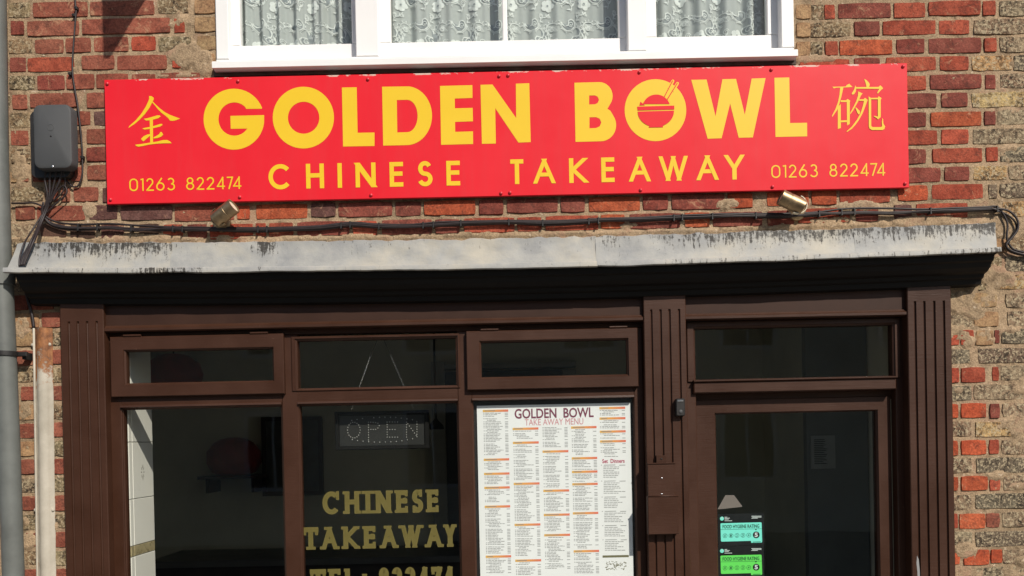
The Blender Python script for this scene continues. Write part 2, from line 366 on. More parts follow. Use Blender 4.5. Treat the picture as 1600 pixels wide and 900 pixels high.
# masonry behind the mortar face, round the openings
bk = MB()
for (a, b, c_, d) in ((xl, sx0, 0, wz0), (sx1, xr, 0, wz0), (sx0, sx1, sz1 + .01, wz0), (xl, wx0, wz0, 4.6), (wx1, xr, wz0, 4.6)): bk.box(a, b, .02, .10, c_, d)
obj('masonry', bk, M['mortar'], B)

# brick tones
TONE = {'R': (180, 90, 68), 'O': (194, 98, 66), 'L': (156, 94, 76), 'D': (144, 80, 68), 'P': (116, 84, 78), 'Y': (184, 152, 114), 'B': (205, 172, 122), 'g': (156, 136, 106), 'G': (166, 146, 120), 'S': (134, 120, 102), 'M': (172, 142, 112), 'K': (98, 76, 64)}
WEATH = set('gGBS')
# rows: (index, u base, 'x0 x1 tone, ...') with u = base + x/4
ROWS = [
 (0, 1200, '175 270 Y,275 350 g,355 420 R,440 770 D,790 985 R,1005 1330 R,1345 1425 R,1450 1640 G'),
 (1, 1200, '180 265 Y,270 520 g,540 700 D,720 1050 R,1070 1260 R,1290 1640 G'),
 (2, 1200, '180 265 Y,270 345 g,360 440 R,450 780 O,805 980 D,1005 1335 D,1355 1430 R,1455 1640 G'),
 (3, 1200, '200 510 R,540 700 D,740 1050 R,1075 1255 R,1280 1530 B,1540 1660 S'),
 (4, 1200, '800 990 R,1015 1335 D,1360 1425 D,1455 1640 G'),
 (5, 1200, '780 1055 D,1085 1250 D,1275 1640 B'),
 (6, 1200, '800 990 D,1020 1335 O,1355 1425 D,1440 1640 G'),
 (7, 1200, '780 1060 R,1085 1255 R,1285 1640 G'),
 (8, 1200, '800 990 D,1030 1340 R,1365 1440 R,1455 1640 S'),
 (9, 1200, '780 1080 D,1105 1260 D,1285 1495 B,1505 1640 G'),
 (10, 1200, '-5 255 O,275 430 O,450 765 R,815 1000 O,1025 1345 R,1380 1435 S,1455 1640 S'),
 (11, 1200, '-2 165 D,190 510 R,550 690 D,790 900 P,930 1250 R,1470 1640 B'),
 (12, 1200, '1470 1640 B'),
 (13, 1200, '1400 1500 Y,1515 1640 g'),
 (14, 1200, '1290 1465 g,1485 1640 S'), (15, 1200, '1250 1420 g,1440 1640 B'),
 (16, 1200, '1100 1185 g,1200 1430 Y,1490 1640 G'), (17, 1200, '1100 1280 G,1290 1440 Y,1500 1640 G'),
 (18, 1200, '1100 1195 R,1205 1290 R,1300 1410 Y,1420 1450 D,1465 1640 S'), (19, 1200, '1100 1265 S,1320 1640 S'),
 (20, 1200, '1100 1195 R,1210 1360 R,1405 1445 R,1460 1640 G'), (21, 1200, '1100 1275 S,1290 1640 G'),
 (22, 1200, '1100 1190 O,1210 1365 O,1390 1450 D,1470 1640 G'), (23, 1200, '1100 1275 G,1300 1640 B'),
 (24, 1200, '1100 1190 O,1210 1365 O,1385 1445 R,1465 1640 G'), (25, 1200, '1100 1275 G,1305 1640 S'),
 (26, 1200, '1100 1190 O,1210 1375 O,1390 1455 R,1475 1640 G'), (27, 1200, '1100 1275 G,1300 1640 S'),
 (28, 1200, '1100 1190 R,1198 1358 O,1365 1450 L,1468 1640 G'), (29, 1200, '1100 1280 G,1300 1640 S'),
 (30, 1200, '1100 1200 O,1225 1385 O,1395 1465 O,1470 1640 G'), (31, 1200, '1100 1295 G,1310 1640 G'),
 (-1, 0, '-60 30 g,50 185 g,205 545 L,560 960 L,985 1175 g,1215 1350 Y'),
 (0, 0, '-100 45 g,65 145 D,170 490 L,510 1060 L,1085 1150 R,1215 1350 Y'),
 (1, 0, '-60 35 g,50 200 g,215 395 L,410 565 L,585 800 L,820 970 R,990 1190 g,1230 1350 Y'),
 (2, 0, '-100 45 D,60 160 D,170 460 R,510 710 L,730 1040 L,1075 1160 R,1220 1340 Y'),
 (3, 0, '-60 40 g,55 215 g,230 400 D,415 585 L,600 800 L,820 970 L,1000 1250 L'),
 (4, 0, '-80 60 g,75 165 L,185 480 L,540 740 L'),
 (5, 0, '-60 40 g,55 195 g,210 430 L,450 560 L,585 740 P'),
 (6, 0, '-80 50 g,65 175 L,200 430 L,450 510 K,540 740 L'),
 (7, 0, '-60 50 g,65 185 g,205 430 L,455 510 L,540 740 D'),
 (8, 0, '-80 50 g,65 115 Y,130 175 L,200 430 L,440 510 L,545 740 L'),
 (9, 0, '-60 50 g,70 265 g,285 360 L,380 435 L,460 610 L,640 800 P'),
 (10, 0, '-80 70 g,95 215 L,230 530 L,555 730 P,755 1075 P,1090 1460 L,1480 1560 O'),
 (11, 0, '-60 50 G,70 240 G,250 410 K,440 590 K,630 770 P,870 990 K,1020 1140 R,1170 1290 D,1310 1580 R'),
 (12, 0, '-60 240 G'), (13, 0, '-60 240 Y'), (14, 0, '0 170 G,190 330 g'), (15, 0, '0 170 L,190 330 L'),
 (16, 0, '90 240 Y,260 400 L'), (17, 0, '90 245 Y,300 400 g'), (18, 0, '100 205 L,220 300 Y,310 420 L'), (19, 0, '105 210 g,310 420 g'),
 (20, 0, '130 210 L,320 420 L'), (21, 0, '110 215 Y,320 420 g'), (22, 0, '115 215 L,320 420 L'), (23, 0, '115 215 Y,330 430 g'),
 (24, 0, '130 215 L,325 430 L'), (25, 0, '125 220 G,330 430 g'), (26, 0, '130 225 L,330 430 L'), (27, 0, '135 230 g,335 430 g'),
 (28, 0, '160 230 L,335 440 L'), (29, 0, '150 230 g,340 440 g'), (30, 0, '150 230 L,340 440 L'), (31, 0, '150 230 Y,340 440 g'),
 (10, 400, '0 320 O,345 495 P,515 850 D,870 1030 D,1050 1370 O,1395 1545 D,1570 1885 D'),
 (11, 400, '-4 60 R,80 230 R,255 580 D,605 755 R,785 1100 D,1120 1270 D,1300 1615 R'),
 (10, 800, '305 455 D,480 800 O,820 975 D,1000 1330 D,1350 1505 O'),
 (11, 800, '35 185 R,210 540 R,555 705 O,735 1060 D,1080 1235 O,1255 1565 D'),
]
SAG_U = [0, 100, 300, 800, 1200, 1300, 1450, 1600]; SAG = [2, 4, 9, 8.5, 7, 5, 0, 0]
def brick(mb, x0, x1, z0, z1, rough, base):
    nx = max(4, min(8, int((x1 - x0) / .03) + 3)); nz = 5; b = .0022; rc = .0022
    xs = [0, b] + [b + (x1 - x0 - 2 * b) * i / (nx - 3) for i in range(1, nx - 3)] + [x1 - x0 - b, x1 - x0] if nx > 3 else [0, b, x1 - x0 - b, x1 - x0]
    zs = [0, b, (z1 - z0) / 2, z1 - z0 - b, z1 - z0]
    J = lambda s: random.uniform(-s, s); P = []
    tilt = J(.0012); L = len(xs)
    for j, z in enumerate(zs):
        for i, x in enumerate(xs):
            edge = i in (0, L - 1) or j in (0, 4); ring = i in (1, L - 2) or j in (1, 3)
            cx = (1 if i <= 1 else -1 if i >= L - 2 else 0); cz = (1 if j <= 1 else -1 if j >= 3 else 0)
            cr = rc if (cx and cz) else 0
            a = rough * (1 if (edge or ring) else .4)
            y = .008 if edge else base + tilt * (x / (x1 - x0) - .5) + J(.0006 + rough * .35) + (.001 if ring else 0)
            P.append((x0 + x + cx * cr + J(a), y, z0 + z + cz * cr + J(a)))
    mb.add(P, [(j * L + i, j * L + i + 1, (j + 1) * L + i + 1, (j + 1) * L + i) for j in range(4) for i in range(L - 1)])
NB = 0
for (k, base, txt) in ROWS:
    for it in txt.split(','):
        a, b, t = it.split(); u0 = base + float(a) / 4; u1 = base + float(b) / 4; uc = (u0 + u1) / 2
        top = 44.2 + 28.6 * (k - 1) + (np.interp(uc, SAG_U, SAG) if 9 <= k <= 12 else 0) + random.uniform(-.8, .8)
        hh = 24.2 + random.uniform(-.9, .9)
        X0, X1, Z0, Z1 = rect(u0 - .9, u1 + .9, top, top + hh, 0)
        if top + hh > 925: continue
        mb = MB(); wz = t in WEATH
        brick(mb, X0, X1, Z0, Z1, .0022 if wz else .0011, random.uniform(-.0018, .001) + (.0015 if wz else 0))
        o = obj('brick', mb, M['brick_w' if wz else 'brick'], wall, True, angle=28); NB += 1
        c3 = TONE[t]; g = random.uniform(.86, 1.12); hsh = random.uniform(-.05, .05)
        o.color = tuple(min(1, lin(x) / 1.2 * g * (1 + s * hsh)) for x, s in zip(c3, (1, -1, -1))) + (1,)
# plain courses beyond both sides of what the photograph shows
EX = {t: MB() for t in 'LDRGg'}
for k in range(-3, 32):
    for side in (-1, 1):
        u = 1612 if side > 0 else -24; i = 0
        while abs(u - 800) < 1180:
            wd = random.choice((82, 86, 89)) if (i + k) % 2 else random.choice((40, 43, 46)); a, b = (u, u + wd - 5) if side > 0 else (u - wd + 5, u)
            o_ = random.uniform(-.8, .8); X0, X1, Z0, Z1 = rect(a, b, 15.6 + 28.6 * k + o_, 39.6 + 28.6 * k + o_, 0)
            t = random.choice('GGgL' if abs(u - 800) < 960 else 'LLRDRLDg'); wz = t in WEATH
            if Z0 > zb + .02 and Z1 < zt: brick(EX[t], X0, X1, Z0, Z1, .0022 if wz else .0012, random.uniform(-.0018, .001) + (.0015 if wz else 0))
            u += side * wd; i += 1
for t, ex in EX.items():
    o = obj('brickwork', ex, M['brick_w' if t in WEATH else 'brick'], wall, True, angle=28); o['kind'] = 'stuff'
    o.color = tuple(lin(x) / 1.2 for x in TONE[t]) + (1,)

# ---- cornice: black moulding with lead dressed over it
LX0, LX1 = at(5, 422, -.16).x, at(1564, 388, -.16).x
zlt, zll = zrow(362, -.115), zrow(401.5, -.16)          # at the ends; the whole cornice sags a little in the middle
def sag(x): return -.023 * (1 - min(1, (x / 1.95) ** 2))
prof = [(-.150, zll - .024), (-.138, zll - .026), (-.132, zll - .044), (-.118, zll - .050), (-.108, zll - .066), (-.088, zll - .080), (-.066, zll - .086), (-.060, zll - .098), (-.046, zll - .104), (-.040, zll - .122), (-.012, zll - .126), (.03, zll - .126), (.03, zlt + .004), (-.085, zlt - .016), (-.105, zll + .010), (-.148, zll - .010)]
cm = MB().loft([[(x, y, z + sag(x)) for (y, z) in prof] for x in np.linspace(LX0 + .035, LX1 - .012, 13).tolist()], True, True, True)
cornice = obj('cornice', cm, M['black_paint'], B)
def lead_sheet(X0, X1, seed, end=0.0, lend=0.0):
    n = max(2, int((X1 - X0) / .012)); xs = np.linspace(X0, X1, n); q_ = (xs - X0) / (X1 - X0); sg = np.array([sag(x) for x in xs])
    X = []; Y = []; Z = []; SS = []
    # (t down the face, y, z, stain weight)
    rows = [(0, .004, zlt + .020, 0), (0, -.060, zlt + .008, .3), (0, -.108, zlt - .001, .75)]
    rows += [(t, -.114 - .020 * t ** 1.5, zlt - .004 + (zll + .006 - zlt) * t, float(np.interp(t, [0, .12, .35, .6, .85, 1], [1.0, 1.0, .78, .42, .12, .03]))) for t in np.linspace(0, 1, 10)]
    rows += [(1, -.146, zll + .001, .1), (1, -.160, zll, .2), (1, -.1630, zll - .003, .25), (1, -.1638, zll - .019, .3), (1, -.160, zll - .021, .3), (1, -.150, zll - .0215, .3)]
    for (t, y, z, sw) in rows:
        face = math.sin(math.pi * min(1, max(0, t))) if 0 < t < 1 else 0
        w_ = (vnoise(xs, xs * 0 + t * .12, 14, seed, 3) - .5) * .008 * (.35 + face)
        rag = (vnoise(xs, xs * 0 + seed, 30, seed + 3, 3) - .5) * .016 * (1 - t) ** 2
        wv = (vnoise(xs, xs * 0 + 3.3, 8, seed + 9, 3) - .5) * .006 * (t == 1 and z < zll - .01)
        X.append(xs + (1 - t) * (end * np.clip(q_ * 5 - 4, 0, 1) - lend * np.clip(1 - q_ * 5, 0, 1))); Y.append(np.full(n, y) + (w_ if y < -.1 else 0)); Z.append(z + rag + wv + sg); SS.append(np.full(n, sw))
    mb = MB().sheet(np.array(X), np.array(Y), np.array(Z))
    o = obj('lead_flashing', mb, M['lead'], cornice, True, angle=50)
    a = o.data.attributes.new('stain', 'FLOAT', 'POINT')
    # streaky zones along the run: heavy at the left end and over the right third
    um = np.interp(xs, [at(u, 390, -.12).x for u in (20, 60, 200, 268, 285, 390, 410, 450, 900, 960, 1000, 1060, 1200, 1330, 1450, 1545)],
                   [.3, .85, 1.0, .75, .15, .3, 1.15, .3, .2, .7, .35, .75, .9, .85, .9, 1.0])
    S1 = np.array(SS) * um[None, :]
    S1[-4:] += np.interp(xs, [at(u, 400, -.16).x for u in (5, 200, 230, 310, 330, 1000, 1030, 1440, 1480, 1560)], [.3, .35, 1.2, 1.1, .25, .3, .6, .35, .8, .8])[None, :] * .55
    a.data.foreach_set('value', S1.ravel().astype(np.float32)); return o
sm1 = at(275, 400, -.08).x; sm2 = at(930, 385, -.08).x; sm3 = at(1330, 380, -.08).x
lead_sheet(LX0, sm1, 11, 0, -.03); lead_sheet(sm1 - .004, sm2, 21); lead_sheet(sm2 - .003, sm3, 31); lead_sheet(sm3 - .004, LX1, 41, .008)

# ---- pilasters with four flutes
def pilaster(u0, u1, vm, flutes, vf, topf, y=-.035):
    X0, X1, _, _ = rect(u0, u1, 440, 900, y, vm); z1 = zrow(436, y); zf = at((u0 + u1) / 2, topf, y).z
    fx = [at(u, vf, y).x for u in flutes]; hw = .0052; dp = .0075
    def sec(d, z):
        P = [(X0, .02, z), (X0, y + .003, z), (X0 + .003, y, z)]
        for x in fx: P += [(x - hw, y, z), (x - hw * .8, y + d * .75, z), (x, y + d, z), (x + hw * .8, y + d * .75, z), (x + hw, y, z)]
        return P + [(X1 - .003, y, z), (X1, y + .003, z), (X1, .02, z)]
    mb = MB().loft([sec(dp, .02), sec(dp, zf - .009), sec(dp * .7, zf - .003), sec(0.0, zf), sec(0.0, z1)], False)
    return obj('pilaster', mb, M['brown'], B)
pilaster(93, 161, 480, (107.5, 121.5, 136, 151), 510, 502)
pilaster(1005, 1071, 460, (1017.5, 1032, 1046, 1061), 490, 483)
pilaster(1417.5, 1486, 460, (1430, 1444.5, 1460, 1475), 490, 470)

obj('bare_patch', MB().poly([at(u, v, -.0353) for u, v in ((1433, 868), (1435.5, 874), (1437, 890), (1438, 912), (1434, 912), (1433.5, 894), (1432, 880))]), M['ink_grey'], B)
# ---- frieze boards and rail mouldings
for (u0, u1) in ((161, 1005), (1071, 1417)):
    X0, X1, Z0, Z1 = rect(u0, u1, 436, 497, -.012, 480)
    obj('frieze', MB().box(X0 - .01, X1 + .01, -.012, .04, Z0, Z1 + .03), M['frieze'], B)
    X0, X1, Z0, Z1 = rect(u0, u1, 496.5, 505.5, -.03, 500)
    pr = [(.03, Z0), (-.024, Z0), (-.030, Z0 + .004), (-.030, Z0 + .014), (-.022, Z0 + .020), (-.018, Z1 + .002), (-.0125, Z1 + .004), (.03, Z1 + .004)]
    obj('rail_moulding', MB().loft([[(x, a, b) for a, b in pr] for x in (X0 + .001, X1 - .001)], True, True, True), M['brown'], B)

# ---- window framing
YF, YG = .010, .038
fr = MB()
def bar(u0, u1, p0, p1, y, vm=None, b=.003, back=.06, mb=None):
    X0, X1, Z0, Z1 = rect(u0, u1, p0, p1, y, vm); (mb or fr).box(X0, X1, y, back, Z0, Z1, b)
ZB = 1000     # level row of the window bottoms (below the picture)
def ringframe(name, parent, ro, ri, yo, yg, bead=.007, mat='brown', lip=.0025):
    a, b, c_, d = ro; e, f, g, h_ = ri
    mb = MB().rectloft([(a, b, c_, d, yo + .03), (a, b, c_, d, yo + lip), (a + lip, b - lip, c_ + lip, d - lip, yo),
                        (e - bead, f + bead, g - bead, h_ + bead, yo), (e - bead + .001, f + bead - .001, g - bead + .001, h_ + bead - .001, yo + .004), (e, f, g, h_, yo + .010), (e, f, g, h_, yg + .012)])
    return obj(name, mb, M[mat], parent)
def pane(parent, r, y, mat='shop_glass'):
    a, b, c_, d = r; e = .004
    return obj('pane', MB().add([(a - e, y, c_ - e), (b + e, y, c_ - e), (b + e, y, d + e), (a - e, y, d + e)], [(0, 1, 2, 3)]), M[mat], parent)
# head, posts, transom of the shop window
bar(161, 1005, 506, 516, YF + .004, 510)
for (a, b) in ((161, 190), (441, 466.5), (716, 738.5), (991, 1006)): bar(a, b, 516, ZB, YF, 650)
XA = rect(161, 190, 516, ZB, YF, 650)[1]
for (a, b) in ((190, 441), (466.5, 716), (738.5, 991)):
    X0, X1, Z0, Z1 = rect(a, b, 604, 625, YF, 650); fr.box(X0, X1, YF, .06, Z0, Z1)
    # sloped bead on the transom
    pr = [(YF, Z0 + .014), (YF - .010, Z0 + .010), (YF - .012, Z0 + .002), (YF, Z0 - .001)]
    fr.loft([[(x, y, z) for y, z in pr] for x in (X0, X1)], True, True, True)
X0, X1, _, Z1 = rect(161, 1005, ZB, ZB + 20, YF); fr.box(X0, X1, YF - .03, .06, Z1 - .06, Z1, .004)
wf = obj('window_frame', fr, M['brown'], B)
X0, X1, _, Z1 = rect(161, 1071, ZB + 20, ZB + 40, YF); obj('stall_riser', MB().box(X0, X1, .0, .06, 0, Z1, .004), M['brown'], B)

def hinge(parent, u, p, y):
    c0 = at(u, vq(p, u), y); mb = MB()
    mb.tube([c0 + Vector((dx, -.003, 0)) for dx in (-.036, -.012)], .004, 8); mb.tube([c0 + Vector((dx, -.003, 0)) for dx in (-.0115, .012)], .0042, 8); mb.tube([c0 + Vector((dx, -.003, 0)) for dx in (.0125, .036)], .004, 8)
    mb.box(c0.x - .036, c0.x + .036, y - .001, y + .004, c0.z - .012, c0.z)
    obj('hinge', mb, M['brown'], parent, True, angle=40)
# two top-hung vents
for (o_, g_, hs) in (((172, 443, 513.5, 607.5), (197, 426, 537, 586.5), (207, 405)), ((729, 997, 516, 608), (752, 979.5, 534.5, 588.5), (765, 966))):
    ro = rect(*o_, -.014, 560); ri = rect(*g_, -.006, 565)
    v_ = ringframe('vent_window', B, ro, ri, -.014, .012); pane(v_, ri, .010)
    for u in hs: hinge(v_, u, o_[2] - 1.5, -.012)
# fixed light between them
ro = rect(455, 718, 519, 604.5, .004, 560); ri = rect(464.5, 712.5, 526, 600, .010, 565)
fl = ringframe('fixed_light', B, (ro[0], ro[1], ro[2], ro[3]), ri, .0045, .032, .009); pane(fl, ri, .030)

# three big lights below
def shopwin(u0, u1, y0=YF):
    ri = rect(u0, u1, 625.5, ZB, YF + .005, 650); a, b, c_, d = ri; e = .006
    mb = MB().rectloft([(a - .002, b + .002, c_ - .002, d + .002, YF + .003), (a + e, b - e, c_ + e, d - e, YF + .012), (a + e, b - e, c_ + e, d - e, YG + .01), (a - .002, b + .002, c_ - .002, d + .002, YG + .01)])
    o = obj('shop_window', mb, M['brown'], B); ri = (a + e, b - e, c_ + e, d - e); pane(o, ri, YG); return o, ri
sw1, r1 = shopwin(190, 441); sw2, r2 = shopwin(466.5, 716)
# the third holds the menu case
a, b, c_, d = rect(738.5, 991, 621, ZB, YF + .005, 650)
sw3 = obj('menu_case', MB().rectloft([(a - .002, b + .002, c_, d, YF + .006), (a + .004, b - .004, c_ + .004, d - .004, YF + .012), (a + .004, b - .004, c_ + .004, d - .004, YG + .03)]), M['brown'], B)
tag(obj('backing_board', MB().box(a, b, YG + .002, YG + .012, c_, d), M['black_plastic'], sw3))
pane(sw3, (a + .004, b - .004, c_ + .004, d - .004), YG - .012, 'clear_glass')

# ---- door case, fanlight, door
df = MB()
bar(1071, 1086.5, 505, 1560, .015, 560, mb=df); bar(1399, 1418, 505, 1560, .015, 560, mb=df)
bar(1086.5, 1399, 505, 512, .015, 510, mb=df)
X0, X1, Z0, Z1 = rect(1084, 1401, 603, 620.5, -.004, 610); df.box(X0, X1, -.004, .06, Z0, Z1, .004)
pr = [(.03, Z1 + .001), (-.002, Z1 - .002), (-.014, Z1 + .002), (-.014, Z1 + .006), (.03, Z1 + .012)]
df.loft([[(x, y, z) for y, z in pr] for x in (X0, X1)], True, True, True)
dfo = obj('door_frame', df, M['brown'], B)
ro = rect(1074, 1407, 509, 603, .006, 555); ri = rect(1086.5, 1395, 519.5, 600, .014, 555)
fan = ringframe('fanlight', B, ro, ri, .008, .045, .008); pane(fan, ri, .042)
YD = .052
dx0, dx1, _, dz1 = rect(1085, 1393, 631, 800, YD, 700); gi = rect(1118, 1368, 654, 1180, YD + .01, 660)
st_ = MB(); zr_ = rect(1084, 1401, 603, 620.5, -.004, 610)[2]; ja, jb = rect(1071, 1086.5, 505, 1560, .015, 560)[1], rect(1399, 1418, 505, 1560, .015, 560)[0]
st_.box(ja - .004, jb + .004, .058, .10, dz1 - .012, zr_ + .006); st_.box(dx1 - .008, jb + .004, YD + .034, .105, .06, dz1 - .0125); st_.box(ja - .004, dx0 + .008, YD + .034, .105, .06, dz1 - .0125)
obj('door_stop', st_, M['brown'], B)
door = ringframe('door', B, (dx0, dx1, .06, dz1), gi, YD, YD + .03, .006); pane(door, gi, YD + .018)
obj('kick_panel', MB().box(dx0 + .01, dx1 - .01, YD + .032, YD + .04, .07, gi[2]), M['brown'], door)
obj('handle', MB().tube([(dx0 + .06, YD - .05, .85), (dx0 + .06, YD - .05, 1.12)], .011, 12).tube([(dx0 + .06, YD - .05, .88), (dx0 + .06, YD + .01, .88)], .008).tube([(dx0 + .06, YD - .05, 1.09), (dx0 + .06, YD + .01, 1.09)], .008), M['silver'], door, True)
obj('doorstep', MB().box(at(1071, 900, 0).x, at(1418, 900, 0).x, -.03, .12, 0, .06), M['kerb'], B)

# ---- lettering drawn as strokes
def arc(cx, cy, rx, ry, a0, a1, n=18): return [(cx + rx * math.cos(math.radians(a0 + (a1 - a0) * i / n)), cy + ry * math.sin(math.radians(a0 + (a1 - a0) * i / n))) for i in range(n + 1)]
def ribbon(pts, t):
    """2D polyline -> left and right offset lists (mitred)"""
    n = len(pts); closed = n > 3 and math.dist(pts[0], pts[-1]) < 1e-6; L = []; Rr = []
    for i in range(n):
        p = pts[i]
        if closed: a = pts[i - 1] if i > 0 else pts[-2]; b = pts[i + 1] if i < n - 1 else pts[1]
        else: a = pts[max(i - 1, 0)]; b = pts[min(i + 1, n - 1)]
        d1 = (p[0] - a[0], p[1] - a[1]); d2 = (b[0] - p[0], b[1] - p[1])
        l1 = math.hypot(*d1) or 1; l2 = math.hypot(*d2) or 1
        if l1 == 1 and d1 == (0, 0): d1, l1 = d2, l2
        if d2 == (0, 0): d2, l2 = d1, l1
        n1 = (-d1[1] / l1, d1[0] / l1); n2 = (-d2[1] / l2, d2[0] / l2); mx_ = (n1[0] + n2[0], n1[1] + n2[1]); q = mx_[0] ** 2 + mx_[1] ** 2
        s_ = min(2 / q, 2.2) if q > 1e-6 else 1; o_ = (mx_[0] * s_ * t / 2, mx_[1] * s_ * t / 2)
        L.append((p[0] + o_[0], p[1] + o_[1])); Rr.append((p[0] - o_[0], p[1] - o_[1]))
    return L, Rr
# glyphs in a box 1 high and w wide; x,y up; coordinates are outer extents (inset by half a stroke at draw time)
def G(ch):
    g = {
     'C': [arc(.5, .5, .5, .5, 42, 318, 26)], 'H': [[(0, 0), (0, 1)], [(1, 0), (1, 1)], [(0, .53), (1, .53)]], 'I': [[(.5, 0), (.5, 1)]],
     'N': [[(0, 0), (0, 1)], [(0, 1), (1, 0)], [(1, 0), (1, 1)]], 'E': [[(0, 0), (0, 1)], [(0, 1), (1, 1)], [(0, .53), (.93, .53)], [(0, 0), (1, 0)]],
     'S': [arc(.5, .75, .44, .25, 25, 270, 16)[:-1] + arc(.5, .25, .5, .25, 90, -160, 16)], 'T': [[(.5, 0), (.5, 1)], [(0, 1), (1, 1)]],
     'A': [[(0, 0), (.5, 1)], [(.5, 1), (1, 0)], [(.2, .33), (.8, .33)]], 'K': [[(0, 0), (0, 1)], [(.02, .48), (.92, 1)], [(.12, .55), (1, 0)]],
     'W': [[(0, 1), (.27, 0)], [(.27, 0), (.5, 1)], [(.5, 1), (.73, 0)], [(.73, 0), (1, 1)]], 'Y': [[(0, 1), (.5, .45)], [(1, 1), (.5, .45)], [(.5, .5), (.5, 0)]], 'L': [[(0, 0), (0, 1)], [(0, 0), (1, 0)]],
     '0': [arc(.5, .68, .5, .32, 0, 180, 14) + arc(.5, .32, .5, .32, 180, 360, 14) + [(1, .68)]], '1': [[(.1, .97), (.95, .97)], [(.95, 1), (.95, 0)]],
     '2': [arc(.5, .72, .46, .28, 170, -35, 14) + [(0.02, .0)], [(0, 0), (1, 0)]], '3': [arc(.48, .75, .42, .25, 150, -80, 12), arc(.5, .27, .5, .27, 85, -155, 14)],
     '4': [[(.78, 0), (.78, 1)], [(.78, 1), (0, .2)], [(0, .2), (1, .2)]], '6': [arc(.5, .31, .5, .31, 0, 360, 22), [(.66, 1), (.06, .47)]], '7': [[(0, 1), (1, 1)], [(1, 1), (.3, 0)]],
     '8': [arc(.5, .76, .4, .24, 0, 360, 20), arc(.5, .27, .5, .27, 0, 360, 22)], ':': [[(.5, .1), (.5, .32)], [(.5, .6), (.5, .82)]]}
    return g[ch]
SLAB = {'C': [[(.93, .62), (.93, 1)]], 'H': [[(-.16, 1), (.3, 1)], [(-.16, 0), (.3, 0)], [(.7, 1), (1.16, 1)], [(.7, 0), (1.16, 0)]], 'I': [[(0, 1), (1, 1)], [(0, 0), (1, 0)]], 'N': [[(-.16, 1), (.1, 1)], [(-.18, 0), (.25, 0)], [(.75, 1), (1.18, 1)]],
        'E': [[(-.2, 1), (0, 1)], [(-.2, 0), (0, 0)], [(1, .72), (1, 1)], [(1, 0), (1, .3)], [(.85, .40), (.85, .66)]], 'S': [[(.92, .68), (.92, 1)], [(.06, 0), (.06, .32)]], 'T': [[(0, .64), (0, 1)], [(1, .64), (1, 1)], [(.2, 0), (.8, 0)]],
        'A': [[(-.2, 0), (.24, 0)], [(.76, 0), (1.2, 0)], [(.16, 1), (.55, 1)]], 'K': [[(-.18, 1), (.2, 1)], [(-.18, 0), (.2, 0)], [(.68, 1), (1.1, 1)], [(.72, 0), (1.18, 0)]], 'W': [[(-.15, 1), (.18, 1)], [(.36, 1), (.64, 1)], [(.82, 1), (1.15, 1)]],
        'Y': [[(-.2, 1), (.24, 1)], [(.76, 1), (1.2, 1)], [(.2, 0), (.8, 0)]], 'L': [[(-.2, 1), (.25, 1)], [(-.2, 0), (0, 0)], [(1, 0), (1, .34)]], '7': [[(0, .66), (0, 1)]], '4': [[(.5, 0), (1.0, 0)]]}
LAY = [0]
def put_stroke(mb, pts, t, f3):
    LAY[0] += 1; e = (LAY[0] % 8) * .00012
    L, Rr = ribbon(pts, t); n = len(L); vs = [f3(p, e) for p in L] + [f3(p, e) for p in Rr]
    mb.add(vs, [(i, n + i, n + i + 1, i + 1) for i in range(n - 1)])
